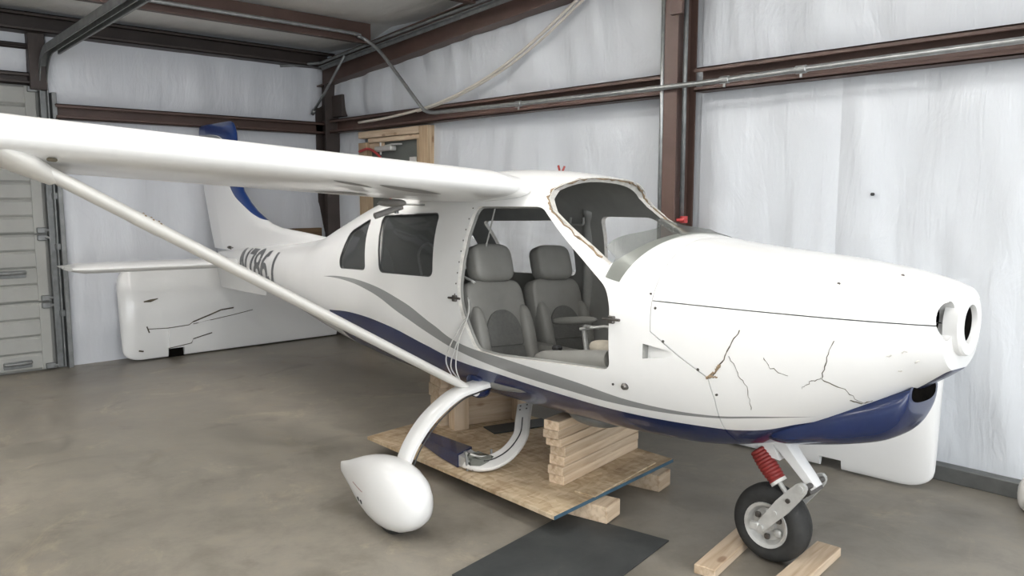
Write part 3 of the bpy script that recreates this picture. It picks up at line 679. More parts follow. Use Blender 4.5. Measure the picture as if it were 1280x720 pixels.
# registration on the tail boom
def arc(cx, cy, rx, ry, a0, a1, k=14): return [(cx+rx*math.cos(math.radians(a0+(a1-a0)*i/k)), cy+ry*math.sin(math.radians(a0+(a1-a0)*i/k))) for i in range(k+1)]
GL = {'N': [[(.10, 0), (.10, 1)], [(.10, 1), (.90, 0)], [(.90, 0), (.90, 1)]], '7': [[(.02, .92), (.98, .92)], [(.88, .90), (.60, .5), (.48, 0)]],
      '8': [arc(.5, .74, .37, .22, 0, 360, 22), arc(.5, .27, .40, .25, 0, 360, 22)], '6': [[(.80, .94), (.45, .90), (.18, .66), (.10, .35)], arc(.5, .29, .40, .27, 0, 360, 22)],
      'J': [[(.85, 1), (.85, .30)]+arc(.48, .30, .37, .24, 0, -170, 12)]}
for gi_, (ch_, x0) in enumerate(zip('N786J', (-6.63, -6.425, -6.25, -6.07, -5.915))):
    g = G(); cw, hgt, sw = (.175 if ch_ == 'N' else .158), .27, .050
    for st_l in GL[ch_]:
        P_ = []
        for (u0, v0), (u1, v1) in zip(st_l[:-1], st_l[1:]):
            kk = max(1, int(math.hypot((u1-u0)*cw, (v1-v0)*hgt)/.02))
            P_ += [Vector(((u0+(u1-u0)*i/kk)*cw, (v0+(v1-v0)*i/kk)*hgt)) for i in range(kk)]
        P_.append(Vector((st_l[-1][0]*cw, st_l[-1][1]*hgt))); rows = []
        for i, q in enumerate(P_):
            t = (P_[min(i+1, len(P_)-1)]-P_[max(i-1, 0)]).normalized(); nn = Vector((-t.y, t.x))
            row = []
            for o_ in (-1, -.33, .33, 1):
                r_ = q+nn*o_*sw/2; xx = x0+r_.x; zz_ = .83+r_.y; row.append(SH((xx, -ysurf(xx, zz_)-.0018, zz_)))
            rows.append(row)
        g.loft(rows, False, False)
    g.obj('registration_letter', 'grey_letters', fus, True)

# ------------------------------------------------------------------ wing (starboard), strut
def af(xc):
    t = .148; return 5*t*(.2969*math.sqrt(xc)-.126*xc-.3516*xc**2+.2843*xc**3-.1015*xc**4)
def camb(xc):
    mm, pp = .026, .35
    return mm/pp**2*(2*pp*xc-xc*xc) if xc < pp else mm/(1-pp)**2*((1-2*pp)+2*pp*xc-xc*xc)
CH, LEX, LEZ, TEZ = 1.03, -2.72, 1.562, 1.507
def afpts(a, b, y, n_=20, scale=1.0, dz=0, lex=LEX, ch=CH):
    up_, lo_ = [], []
    for i in range(n_+1):
        t = a+(b-a)*(1-math.cos(math.pi*i/n_))/2; x = lex-ch*t; zc = LEZ+(TEZ-LEZ)*t+camb(t)*ch
        h = af(t)*ch*scale; up_.append(Vector((x, y, zc+h+dz))); lo_.append(Vector((x, y, zc-h+dz)))
    return up_+list(reversed(lo_))[(0 if a > 0 else 0):(-1 if a == 0 else None)]
def dih(y): return .004*(-y-.5)
ys = [-.50, -.505, -.52, -.55]+[-.6-.1*k for k in range(35)]+[-4.05, -4.15, -4.22, -4.25]
def wsc(y):
    if y > -.551: return {-.50: .55, -.505: .75, -.52: .9, -.55: 1.0}[y], 0
    if y < -4.0: return max(.15, math.sqrt(max(0, 1-((-y-4.0)/.26)**2))), 0
    return 1.0, 0
def wing_ring(y, a, b):
    s_, _ = wsc(round(y, 3)); P_ = afpts(a, b, y, 20, s_, dih(y))
    if y < -4.0 or y > -.551:
        cx = LEX-.4*CH; k = .55+.45*s_ if y < -4 else .965+.035*s_; P_ = [Vector((cx+(q.x-cx)*k, q.y, q.z)) for q in P_]
    return P_
wing = G().loft([wing_ring(y, 0, .765) for y in ys]).obj('wing', 'white_paint', plane, True, 40, fn=SH)
for nm, a, b_ in (('flap', -.62, -2.3), ('aileron', -2.32, -4.0)):
    G().loft([afpts(.775, .999, a+(b_-a)*k/10, 8, .96, dih(a+(b_-a)*k/10)) for k in range(11)]).obj(nm, 'white_worn', wing, True, 40, fn=SH)
G().loft([afpts(0, .9, y, 18, .94, -.002, LEX-.035, CH*.97) for y in (-.505, -.45, -.40)]+[afpts(0, .9, -.34, 18, .9, -.002, LEX-.22, CH*.8)]).obj('wing_root_fairing', 'white_paint', plane, True, 40, fn=SH)
def low(xc, y): return Vector((LEX-CH*xc, y, LEZ+(TEZ-LEZ)*xc+camb(xc)*CH-af(xc)*CH+dih(y)-.0015))
for poly in ([(.045,-1.50),(.06,-1.36),(.12,-1.22),(.09,-1.38)], [(.05,-1.28),(.07,-1.02),(.13,-.84),(.15,-1.0),(.10,-1.16)], [(.35,-1.22),(.42,-1.05),(.62,-1.0),(.66,-1.2),(.5,-1.3)]):
    P_ = rpoly(poly, .2); c_ = (sum(q[0] for q in P_)/len(P_), sum(q[1] for q in P_)/len(P_)); v = [low(*c_)]; K = 5
    for j in range(1, K+1): v += [low(c_[0]+(q[0]-c_[0])*j/K, c_[1]+(q[1]-c_[1])*j/K) for q in P_]
    k = len(P_); f = [(0, 1+i, 1+(i+1) % k) for i in range(k)]
    for j in range(1, K): f += [(1+(j-1)*k+i, 1+j*k+i, 1+j*k+(i+1) % k, 1+(j-1)*k+(i+1) % k) for i in range(k)]
    G().add(v, f).obj('grey_marking', 'grey_patch', wing, True, fn=SH)
# flap horn, pin and pushrod hanging under the wing root
g = G(); g.tube([(-3.62, -.58, 1.50), (-3.62, -.58, 1.42)], .012, 8); g.obj('flap_pin', 'galv_dull', wing, fn=SH)
G().superq((-3.55, -.66, 1.475), (.12, .035, .022), .8, .9).obj('flap_fairing', 'grey_patch', wing, True, fn=SH)
G().tube([(-3.60, -.56, 1.46), (-3.62, -.72, 1.40)], .017, 10).obj('flap_horn', 'grey_patch', wing, True, 40, fn=SH)
G().tube([(-3.5, -.48, 1.475), (-3.75, -.62, 1.47)], .006, 6).obj('pushrod', 'galv', wing, fn=SH)
# strut: streamlined tube
A, B_ = Vector((-2.88, -2.50, 1.505)), Vector((-3.02, -.50, .535)); d = (B_-A).normalized(); fx = Vector((1, 0, 0)); fx = (fx-d*fx.dot(d)).normalized(); nz = d.cross(fx)
def stream(p_, ch, th, k=20):
    o = []
    for i in range(k):
        a = 2*math.pi*i/k; u = math.cos(a); o.append(p_+fx*(u*ch*.5-(.06*ch if u < 0 else 0))+nz*(math.sin(a)*th*.5*(1 if u > 0 else (1-.55*u*u))))
    return o
G().loft([stream(A+(B_-A)*t, c_, h) for t, c_, h in ((0, .10, .04), (.06, .105, .045), (.5, .10, .045), (.93, .10, .042), (.98, .085, .036), (1, .07, .03))]).obj('wing_strut', 'white_worn', plane, True, 50, fn=SH)
strut = plane.children[-1] if False else [c_ for c_ in plane.children if c_.name.startswith('wing_strut')][0]
pl = A+(B_-A)*.185
G().loft([stream(pl+d*e, .104, .048) for e in (-.05, .05)]).obj('strut_plate', 'white_worn', strut, True, 50, fn=SH)
for e in (-.03, 0, .03):
    for ai in (.75, 1.35):
        q = pl+d*e+fx*(math.cos(ai)*.052)-nz*(math.sin(ai)*.024); G().superq(q, (.004, .004, .004), 1, 1, 8, 6).obj('rivet', 'fibre', strut, fn=SH)
# strut root fairing on the wing and lower bolt
rg = []
for t, ch, th in ((-.22, .06, .02), (-.17, .22, .06), (-.08, .27, .08), (.0, .24, .08), (.05, .17, .065), (.10, .115, .052)): rg.append(stream(A+d*t+Vector((-.02, -.012, 0)), ch, th))
G().loft(rg).obj('strut_fairing', 'white_worn', wing, True, 60, fn=SH)
for q in [(-2.79, -2.57, 1.535), (-2.80, -2.45, 1.515), (-2.77, -2.62, 1.55)]: G().superq(q, (.006, .016, .007), .8, .8, 10, 6).obj('rust_mark', 'crack', wing, fn=SH)
g = G(); g.lathe([(.026, -.02), (.026, .05)], SH(B_+d*-.01+fx*.0), tuple(fx), 14); g.lathe([(.012, .05), (.012, .058)], SH(B_+d*-.01), tuple(fx), 10); g.obj('strut_bolt', 'white_paint', strut, True, 40)
G().superq((-3.045, -.43, .555), (.07, .05, .07), .7, .7).obj('strut_bracket', 'blue_paint', fus, True, fn=SH)

# ------------------------------------------------------------------ tail
def slab(outline, yfun, hw, name, mat, parent, n_=1):
    g = G(); k = len(outline); r0 = [Vector((x, -hw(x, z), z)) for x, z in outline]; r1 = [Vector((x, hw(x, z), z)) for x, z in outline]
    cx = sum(q[0] for q in outline)/k; cz = sum(q[1] for q in outline)/k
    return g
LEc = [(1.06, -5.05), (1.20, -5.12), (1.245, -5.32), (1.265, -5.75), (1.298, -6.2), (1.348, -6.352), (1.447, -6.617), (1.624, -6.867), (1.85, -6.95), (2.129, -7.006), (2.21, -7.06), (2.235, -7.13)]
TEc = [(1.06, -7.44), (1.20, -7.52), (1.40, -7.62), (1.63, -7.735), (2.0, -7.84), (2.17, -7.88), (2.235, -7.86)]
def interp(tab, z):
    for i in range(len(tab)-1):
        if tab[i][0] <= z <= tab[i+1][0]:
            t = (z-tab[i][0])/(tab[i+1][0]-tab[i][0]); return tab[i][1]*(1-t)+tab[i+1][1]*t
    return tab[-1][1] if z > tab[-1][0] else tab[0][1]
def hinge(z): return -7.19-(z-1.144)*.455
def symf(xa, xb, z, th, y0=0, front=True, n_=12):
    o1, o2 = [], []
    for i in range(n_+1):
        t = (1-math.cos(math.pi*i/n_))/2; x = xa+(xb-xa)*t
        h = th*(min(1, math.sqrt(t)*1.9)*(1-.12*t) if front else (1-t)*.86+.06)
        o1.append(Vector((x, h, z))); o2.append(Vector((x, -h, z)))
    return o1+list(reversed(o2))
zz = [1.06, 1.12, 1.18, 1.23, 1.26, 1.29, 1.32, 1.36, 1.42, 1.5, 1.6, 1.72, 1.86, 2.0, 2.12, 2.18, 2.215, 2.235]
def fth(z): return (.075-.03*(z-1.06)/1.2)*(1 if z < 2.15 else max(.2, math.sqrt(max(0, 1-((z-2.15)/.09)**2))))
G().loft([symf(interp(LEc, z), hinge(z), z, fth(z)*.75) for z in zz]).obj('vertical_fin', 'fin_paint', plane, True, 45, fn=SH)
G().loft([symf(hinge(z)-.008, interp(TEc, z), z, fth(z)*.62, 0, False) for z in zz]).obj('rudder', 'fin_paint', plane, True, 45, fn=SH)
def tailp(s_, a, b, front):
    R = []
    for k in range(15):
        t = k/14; y = .05+1.36*t; z = .958-.058*t+(.03 if s_ > 0 else 0)*0; le = -6.69+.03*t; te = -7.20-.0*t; hx = -6.98+.03*t
        th = .040*(1 if t < .93 else max(.45, math.sqrt(max(0, 1-((t-.93)/.08)**2))))
        if t > .93: le -= .05*((t-.93)/.07)**2; te += .02*((t-.93)/.07)**2
        P_ = symf(le, hx, 0, th) if front else symf(hx-.008, te, 0, th*.95, 0, False)
        R.append([Vector((q.x, s_*y, z+q.y)) for q in P_])
    return R
for s_ in (-1, 1):
    G().loft(tailp(s_, 0, 0, True)).obj('tailplane', 'white_paint', plane, True, 45, fn=SH)
    G().loft(tailp(s_, 0, 0, False)).obj('elevator', 'white_paint', plane, True, 45, fn=SH)
# ventral fin fairing and elevator horn, control rod stub
G().loft([symf(-6.35, -7.25, z, h) for z, h in ((.93, .08), (.84, .05), (.76, .03), (.70, .015))]).obj('ventral_fin', 'white_paint', plane, True, 45, fn=SH)
G().tube([(-6.96, -.085, 1.085), (-6.82, -.10, 1.088)], .007, 8).lathe([(.014, -.012), (.014, .012)], (-6.9, -.095, 1.087), (1, 0, 0), 8).tube([(-6.86, -.10, 1.10), (-6.86, -.10, 1.07)], .007, 6).obj('control_rod', 'bolt', plane, fn=SH)
# roof antenna
G().tube([(-2.94, 0, 1.66), (-2.95, -.012, 1.715)], .006, 6).tube([(-2.94, 0, 1.66), (-2.93, .016, 1.712)], .006, 6).obj('antenna', 'red_boot', plane, fn=SH)
# belly drain blister
G().superq((-2.45, -.15, .50), (.165, .15, .075), .9, .9).obj('belly_blister', 'galv_dull', plane, True, fn=SH)

# ------------------------------------------------------------------ main gear
gp_ = cr([(2.70, .605), (2.60, .598), (2.50, .588), (2.385, .566), (2.24, .485), (2.14, .385), (2.085, .29), (2.06, .22)], 6)
rings = []
for i, q in enumerate(gp_):
    a = gp_[max(i-1, 0)]; b_ = gp_[min(i+1, len(gp_)-1)]; t = Vector((b_[0]-a[0], b_[1]-a[1])).normalized(); nn = Vector((-t.y, t.x)); u = i/(len(gp_)-1)
    hw = .062-.014*u; th = .016-.004*u; c_ = Vector((-2.985, q[0], q[1]))
    rings.append([c_+Vector((sx_*hw, nn.x*sy_*th, nn.y*sy_*th)) for sx_, sy_ in ((-1, -.6), (-.85, -1), (.85, -1), (1, -.6), (1, .6), (.85, 1), (-.85, 1), (-1, .6))])
leg = G().loft(rings).obj('main_gear_leg', 'white_paint', plane, True, 40, fn=WSH)
# brake line taped along the trailing face
G().tube([Vector((-2.925, q[0]+.012, q[1]-.012)) for q in gp_[3:-3]], .0035, 6).obj('brake_line', 'dark_plastic', leg, fn=WSH)
# wheel fairing: teardrop
rings = []
prof = [(-2.70,.185,.01,.012),(-2.707,.185,.04,.048),(-2.73,.185,.072,.09),(-2.775,.185,.098,.128),(-2.84,.185,.115,.157),(-2.91,.186,.122,.171),(-2.98,.187,.121,.171),(-3.05,.19,.113,.16),(-3.12,.193,.098,.14),(-3.19,.197,.079,.112),(-3.26,.2,.057,.08),(-3.33,.2,.035,.05),(-3.385,.2,.015,.032),(-3.40,.2,.006,.026)]
prof = [(x, zc-.004, hw*.95, hh*.96) for x, zc, hw, hh in prof]
for x, zc, hw, hh in prof:
    R_ = []
    for k in range(36):
        a = 2*math.pi*k/36; c_, s_ = math.cos(a), math.sin(a); z = zc+hh*math.copysign(abs(s_)**.88, s_)
        z = max(z, .016); R_.append(Vector((x, 2.0+hw*math.copysign(abs(c_)**.85, c_), z)))
    rings.append(R_)
sp_ = G().loft(rings).obj('wheel_fairing', 'white_paint', plane, True, 60, fn=WSH)
def spat_y(x, z):
    for i in range(len(prof)-1):
        if prof[i+1][0] <= x <= prof[i][0]:
            t = (x-prof[i][0])/(prof[i+1][0]-prof[i][0]); zc, hw, hh = [prof[i][k]*(1-t)+prof[i+1][k]*t for k in (1, 2, 3)]
            ss = min(1, abs(z-zc)/hh)**(1/.88); return 2.0-hw*(1-ss*ss)**(.5*.85)
for (x, z) in [(-3.10, .135), (-3.065, .132)]:
    G().lathe([(.0115, -.02), (.0115, .002)], (x, spat_y(x, z), z), (-.3, -1, -.35), 14).obj('valve_hole', 'dark_plastic', sp_, fn=WSH)
G().tube([(x, spat_y(x, z)-.001, z) for x, z in ((-3.16, .20), (-3.10, .195), (-3.04, .19))], .0012, 6).obj('placard_line', 'red_boot', sp_, fn=WSH)
# main wheel inside the fairing, just touching the floor
G().lathe([(.05, -.05), (.12, -.05), (.148, -.035), (.152, 0), (.148, .035), (.12, .05), (.05, .05)], WSH((-2.93, 2.0, .153)), (0, 1, 0), 28).obj('main_tyre', 'tyre', sp_, True, 40)

# ------------------------------------------------------------------ nose gear
WC = Vector((-1.60, 3.02, .168)); ax = Vector((0, 1, 0))
tp = [(.088,-.046),(.098,-.058),(.12,-.064),(.145,-.057),(.160,-.040),(.1665,-.02),(.167,-.008),(.1645,-.006),(.1645,.006),(.167,.008),(.1665,.02),(.160,.040),(.145,.057),(.12,.064),(.098,.058),(.088,.046)]
tyre = G().lathe(tp+[tp[0]], WC, ax, 48, False).obj('nose_tyre', 'tyre', plane, True, 35, fn=WSH)
rimp = [(.0,-.034),(.03,-.034),(.034,-.026),(.07,-.030),(.084,-.058),(.097,-.063),(.099,-.058),(.09,-.03),(.09,.03),(.099,.058),(.097,.063),(.084,.058),(.07,.03),(.0,.03)]
rm_ = G().lathe(rimp, WC, ax, 36).obj('wheel_rim', 'alu', tyre, True, 30, fn=WSH)
for k in range(3):
    a = 2*math.pi*k/3+.5; q = WC+Vector((math.cos(a)*.055, -.038, math.sin(a)*.055)); G().superq(q, (.012, .008, .012), .5, .5, 10, 6).obj('hub_bolt', 'bolt', tyre, fn=WSH)
    q2 = WC+Vector((math.cos(a+1.05)*.055, -.036, math.sin(a+1.05)*.055)); G().superq(q2, (.018, .012, .018), .7, .7, 10, 6).obj('rim_spoke', 'alu', tyre, True, fn=WSH)
PV = Vector((-1.425, 3.02, .383))
nl = G(); rg = []
TOP = Vector((-1.635, 3.02, .60)); ld = (PV-TOP).normalized(); ln = Vector((ld.z, 0, -ld.x))
for t, wv, dv in ((0, .032, .036), (.25, .034, .036), (.35, .036, .034), (.6, .034, .027), (.92, .032, .023), (1.06, .026, .02)):
    c_ = TOP+(PV-TOP)*t; rg.append([c_+Vector((0, sy_*wv, 0))+ln*(sx_*dv) for sx_, sy_ in ((-1, -.7), (-.7, -1), (.7, -1), (1, -.7), (1, .7), (.7, 1), (-.7, 1), (-1, .7))])
noseleg = nl.loft(rg).obj('nose_leg', 'white_paint', plane, True, 40, fn=WSH)
# triangular gusset at top rear that carries the shock
G().loft([[Vector((-1.70, y, .525)), Vector((-1.705, y, .495)), Vector((-1.62, y, .46)), Vector((-1.56, y, .455)), Vector((-1.60, y, .53))] for y in (2.985, 3.055)]).obj('shock_gusset', 'white_paint', noseleg, fn=WSH)
G().tube([(-1.69, 2.975, .515), (-1.69, 3.065, .515)], .014, 10).tube([(-1.66, 2.97, .532), (-1.62, 3.07, .535)], .016, 10).obj('gusset_bolt', 'fibre', noseleg, fn=WSH)
S0, S1 = Vector((-1.665, 2.99, .478)), Vector((-1.565, 2.99, .365)); sd = S1-S0; P_, rr = [], []
for k in range(41):
    t = k/40; P_.append(S0+sd*t); rr.append((.036+.006*math.sin(t*math.pi))*(1-.10*(k % 4 in (0,))-.04*(k % 4 in (1, 3))))
G().tube(P_, rr, 16).obj('shock_boot', 'red_boot', noseleg, True, 60, fn=WSH)
G().tube([S1-sd*.03, S1+sd*.06], .036, 14).obj('boot_clamp', 'white_worn', noseleg, True, 40, fn=WSH)
G().tube([S1, S1+sd*.62], .011, 10).obj('shock_rod', 'alu', noseleg, True, 40, fn=WSH)
for y, nm in ((2.935, 'fork_arm'), (3.105, 'fork_arm')):
    a0, a1 = Vector((WC.x-.012, y, WC.z-.008)), Vector((PV.x-.012, y, PV.z-.004)); dd = (a1-a0).normalized(); nn = Vector((-dd.z, 0, dd.x)); rg = []
    for t, h in ((-.06, .010), (-.03, .019), (.0, .021), (.25, .026), (.55, .033), (.85, .03), (1.0, .026), (1.06, .018), (1.09, .008)):
        c_ = a0+(a1-a0)*t; rg.append([c_+nn*h+Vector((0, -.009, 0)), c_+nn*h+Vector((0, .009, 0)), c_-nn*h+Vector((0, .009, 0)), c_-nn*h+Vector((0, -.009, 0))])
    fa = G().loft(rg).obj(nm, 'alu', noseleg, True, 35, fn=WSH)
    sgn = -1 if y < 3 else 1
    for t, r_ in ((0, .014), (1.0, .015), (.72, .010), (.40, .010)):
        G().lathe([(r_, -.002), (r_, .006)], a0+(a1-a0)*t+Vector((0, sgn*.009, 0)), (0, sgn, 0), 12).obj('pivot_bolt', 'bolt' if t in (.72,) else 'alu', fa, fn=WSH)
G().tube([(PV.x, 2.93, PV.z), (PV.x, 3.11, PV.z)], .012, 12).obj('pivot_tube', 'bolt', noseleg, True, 40, fn=WSH)
G().tube([(WC.x, 2.915, WC.z), (WC.x, 3.125, WC.z)], .012, 10).box((WC.x-.05, 2.915, WC.z-.014), (WC.x-.01, 2.935, WC.z+.018), .003).obj('axle', 'alu', noseleg, True, 40, fn=WSH)
G().loft([[q+Vector((0, -.035, 0)), q+Vector((0, .075, 0)), q+Vector((.016, .075, -.024)), q+Vector((.016, -.035, -.024))] for q in (Vector((-1.475, 3.02, .335)), Vector((-1.435, 3.02, .372)))]).obj('fork_bridge', 'bolt', noseleg, fn=WSH)

# ------------------------------------------------------------------ cabin interior
G().box((-3.8, -.25, .53), (-2.0, .25, .55)).obj('cabin_floor', 'cabin_liner', plane, fn=SH)
G().loft([[Vector((-2.06, y, z)) for y, z in rr_] for rr_ in [[(-.50, .80), (.50, .80), (.49, 1.10), (.40, 1.25), (0, 1.31), (-.40, 1.25), (-.49, 1.10)]]]+[[Vector((-2.12, y*.98, z)) for y, z in [(-.50, .82), (.50, .82), (.49, 1.10), (.40, 1.23), (0, 1.29), (-.40, 1.23), (-.49, 1.10)]]]).obj('instrument_panel', 'cabin_liner', plane, fn=SH)
ip = [c_ for c_ in plane.children if c_.name.startswith('instrument_panel')][0]
for (y, z) in [(-.30, 1.10), (-.17, 1.10), (-.30, .97), (-.17, .97), (.0, 1.08), (.14, 1.08), (.3, 1.05)]: G().lathe([(.045, 0), (.045, .012), (.038, .012), (.038, .006)], (-2.122, y, z), (-1, 0, 0), 18).obj('gauge', 'dark_plastic', ip, fn=SH)
G().box((-3.35, -.055, .52), (-2.3, .055, .74), .02).obj('centre_console', 'seat_vinyl', plane, fn=SH)
def seat(yc, x0):
    R_ = Matrix.Rotation(math.radians(-18), 3, 'Y')     # recline
    base = Vector((x0-.02, yc, .615))
    up_ = R_ @ Vector((0, 0, 1)); fw_ = R_ @ Vector((1, 0, 0))
    loc = lambda dx, dy, dz: base+fw_*dx+Vector((0, dy, 0))+up_*dz
    s_ = G().superq(loc(-.03, 0, .24), (.055, .205, .255), .3, .3, 28, 14, R_).obj('seat_back', 'seat_vinyl', plane, True, fn=SH)
    for sg in (-1, 1):
        G().superq(loc(.012, sg*.168, .15), (.055, .040, .20), .7, .7, 18, 14, R_).obj('side_bolster', 'seat_vinyl', s_, True, fn=SH)
    arch = [(-.128, -.10), (.128, -.10), (.128, .10)]+[(.128*math.cos(a), .12+.125*math.sin(a)) for a in [k*math.pi/14 for k in range(15)]]+[(-.128, .10)]
    for z0, z1 in ((-.10, .045), (.05, .30)):
        if z0 < 0: pl_ = [(-.128, z0), (.128, z0), (.128, z1), (-.128, z1)]
        else: pl_ = [(-.128, z0), (.128, z0), (.128, .12)]+[(.128*math.cos(a), .12+.125*math.sin(a)) for a in [k*math.pi/14 for k in range(1, 14)]]+[(-.128, .12)]
        pl_ = rpoly(pl_, .012, 2)
        G().prism(pl_, lambda q: loc(.0, q[0], q[1]+.08), lambda q: loc(.034, q[0]*.95, q[1]+.08)).obj('seat_insert', 'seat_fabric', s_, True, 50, fn=SH)
    hd = G().superq(loc(.0, 0, .585), (.058, .140, .106), .5, .45, 28, 14, R_).obj('headrest', 'seat_vinyl', s_, True, fn=SH)
    for sg in (-1, 1): G().tube([loc(-.02, sg*.07, .46), loc(-.02, sg*.07, .53)], .008, 8).obj('headrest_post', 'alu', s_, fn=SH)
    cu_ = G().superq((x0+.25, yc, .63), (.26, .205, .07), .35, .35, 24, 12, Matrix.Rotation(math.radians(-6), 3, 'Y')).obj('seat_cushion', 'seat_vinyl', s_, True, fn=SH)
    G().superq((x0+.25, yc, .665), (.2, .11, .045), .4, .4, 20, 10, Matrix.Rotation(math.radians(-6), 3, 'Y')).obj('cushion_insert', 'seat_fabric', s_, True, fn=SH)
    return s_
seat(-.26, -2.99); seat(.27, -3.04)
# control bar between the seats, sill pad, cloth, visor loop
cb = G().superq((-2.79, 0.0, .895), (.16, .028, .022), .8, .8, 18, 10, Matrix.Rotation(math.radians(-8), 3, 'Y')).obj('control_handle', 'seat_vinyl', plane, True, fn=SH)
G().tube([(-2.72, -.03, .86), (-2.60, .02, .885), (-2.55, .06, .88)], .008, 8).tube([(-2.68, -.04, .88), (-2.66, .05, .87)], .009, 8).tube([(-2.72, 0, .87), (-2.66, 0, .60)], .014, 10).obj('control_linkage', 'alu', cb, True, 40, fn=SH)
G().tube(cr([(-2.62, -.43, .735), (-2.53, -.46, .765), (-2.40, -.475, .785), (-2.25, -.48, .81), (-2.14, -.48, .825)], 5), [.03]*2+[.042]*17+[.04]*2, 14).obj('sill_pad', 'seat_vinyl', plane, True, 60, fn=SH)
G().superq((-2.20, -.43, .86), (.09, .05, .035), .8, .8).obj('cloth_scrap', 'cloth', plane, True, fn=SH)
G().box((-2.555, -.415, .80), (-2.515, -.37, .825), .008).obj('seat_belt_buckle', 'dark_plastic', plane, fn=SH)
G().tube(cr([(-3.22, .40, 1.45), (-3.22, .40, 1.41), (-3.17, .40, 1.405), (-3.12, .40, 1.41), (-3.12, .40, 1.45)], 4), .008, 8).obj('grab_loop', 'cabin_liner', plane, True, fn=SH)
# door pillar trim on the port side
G().tube(cr([(-3.18, .535, .70), (-3.18, .54, 1.0), (-3.15, .49, 1.38), (-3.10, .42, 1.50)], 6), .035, 10).obj('pillar_trim', 'cabin_liner', plane, True, fn=SH)
# loose wiring hanging out of the door
W_ = [[(-3.03,-.53,.99),(-3.00,-.56,.93),(-3.03,-.585,.86),(-3.10,-.585,.76),(-3.14,-.575,.67),(-3.09,-.56,.585)],
      [(-3.03,-.53,1.0),(-2.99,-.57,.92),(-3.0,-.585,.87),(-3.06,-.585,.75),(-3.10,-.575,.65),(-3.06,-.555,.59)],
      [(-3.04,-.53,1.01),(-2.985,-.565,.95),(-2.99,-.585,.88),(-3.03,-.585,.80),(-3.06,-.575,.66),(-3.04,-.555,.575)]]
for p_ in W_: G().tube(cr(p_, 6), .0035, 6).obj('loose_wire', 'wire', plane, True, fn=SH)
G().tube(cr([(-3.10,-.44,1.08),(-3.30,-.40,1.12),(-3.50,-.38,1.22),(-3.62,-.36,1.26),(-3.70,-.36,1.2),(-3.66,-.37,1.10),(-3.6,-.38,1.0)], 7), .007, 8).obj('cabin_hose', 'wire', plane, True, fn=SH)
G().tube([(-2.98, -.42, 1.49), (-3.0, -.43, 1.38), (-3.02, -.44, 1.27)], .004, 6).obj('strap', 'cabin_liner', plane, fn=SH)

# ------------------------------------------------------------------ detached wings leaning on the walls
def leaning(name, label, base0, base1, topoff, chord, notch, flip):
    """panel lofted along its span; base0 -> base1 on the floor, topoff = horizontal lean at full chord height"""
    b0, b1 = Vector(base0), Vector(base1); sp = (b1-b0); L = sp.length; sd_ = sp.normalized(); lean = Vector(topoff)
    up_ = (lean+Vector((0, 0, 1))*math.sqrt(chord**2-lean.length**2)).normalized(); nrm = sd_.cross(up_).normalized()
    if nrm.dot(Vector((0, 0, 0))-b0+Vector((0, 0, 0))) < 0: nrm = -nrm
    g = G(); rings = []
    N_ = 60
    tip = .16
    S = sorted(set([0, .006, .014, .026, .042, .062, .086, .114, .16]+[.16+(L-.16)*k/36 for k in range(37)]))
    for s_ in S:
        u = min(1, s_/tip); rr_ = math.sqrt(max(0, 1-(1-u)**2))     # rounded tip
        z0 = .10*(1-rr_); z1 = chord-.22*(1-rr_); R_ = []
        for k in range(N_):
            a = 2*math.pi*k/N_; c_, s2 = math.cos(a), math.sin(a)
            h = (z0+z1)/2-(z1-z0)/2*c_; tt = h/chord
            th = (.020+.105*math.sin(math.pi*min(1, tt*.62+.12))**1.2)*(.28+.72*rr_)
            th *= min(1, abs(s2)**.55+.0)
            R_.append(b0+sd_*s_+up_*h+nrm*(math.copysign(th*(.75 if s2 > 0 else .35), s2)))
        rings.append(R_)
    g.loft(rings)
    o = g.obj(name, 'white_paint', None, True, 50)
    if notch:
        cs = []
        for (s0, s1, h0, h1) in notch:
            c_ = G(); q = lambda s_, h, n_: b0+sd_*s_+up_*h+nrm*n_
            c_.loft([[q(s0, h0, -.4), q(s1, h0, -.4), q(s1, h0, .4), q(s0, h0, .4)], [q(s0, h1, -.4), q(s1, h1, -.4), q(s1, h1, .4), q(s0, h1, .4)]])
            cs.append(c_.obj('cutter', 'white_worn'))
        me_ = boolean(o, cs)
        for c_ in cs: rm(c_)
        me_.polygons.foreach_set('use_smooth', [True]*len(me_.polygons)); me_.set_sharp_from_angle(angle=math.radians(40))
        o.data = me_
    tag(o, label, 'wing panel', 'detached wings leaning on the hangar walls')
    def surf(s_, h):
        tt = h/chord; th = (.020+.105*math.sin(math.pi*min(1, tt*.62+.12))**1.2)
        c2 = 1-2*h/chord; s2 = math.sqrt(max(0, 1-c2*c2)); return b0+sd_*s_+up_*h+nrm*(th*.75*min(1, s2**.55))
    return o, surf, sd_, up_, nrm
wa, sa, sda, upa, nra = leaning('detached_wing', 'cracked white wing panel leaning on the back wall under the tail', (-7.73, 2.28, .012), (-7.70, 4.50, .012), (-.12, 0, 0), .90, [(.40, .55, -.1, .075)], 1)
def decal(fn, parent, pts, r, mat, name):
    P_ = [fn(*q) for q in pts]; G().tube(P_, r, 6).obj(name, mat, parent)
decal(sa, wa, [(.22, .285), (.40, .275), (.60, .285), (.64, .31)], .004, 'crack', 'crack')
decal(sa, wa, [(.64, .31), (.80, .36), (.92, .40), (1.05, .41)], .007, 'crack', 'crack')
decal(sa, wa, [(.64, .29), (.85, .315), (1.05, .34), (1.25, .37)], .0035, 'crack', 'crack')
decal(sa, wa, [(.20, .545), (.26, .55), (.33, .565)], [.006, .014, .004], 'crack', 'puncture')
decal(sa, wa, [(.21, .31), (.22, .28), (.23, .25)], .006, 'crack', 'crack')
decal(sa, wa, [(.13, .09), (.17, .08)], .008, 'crack', 'chip')
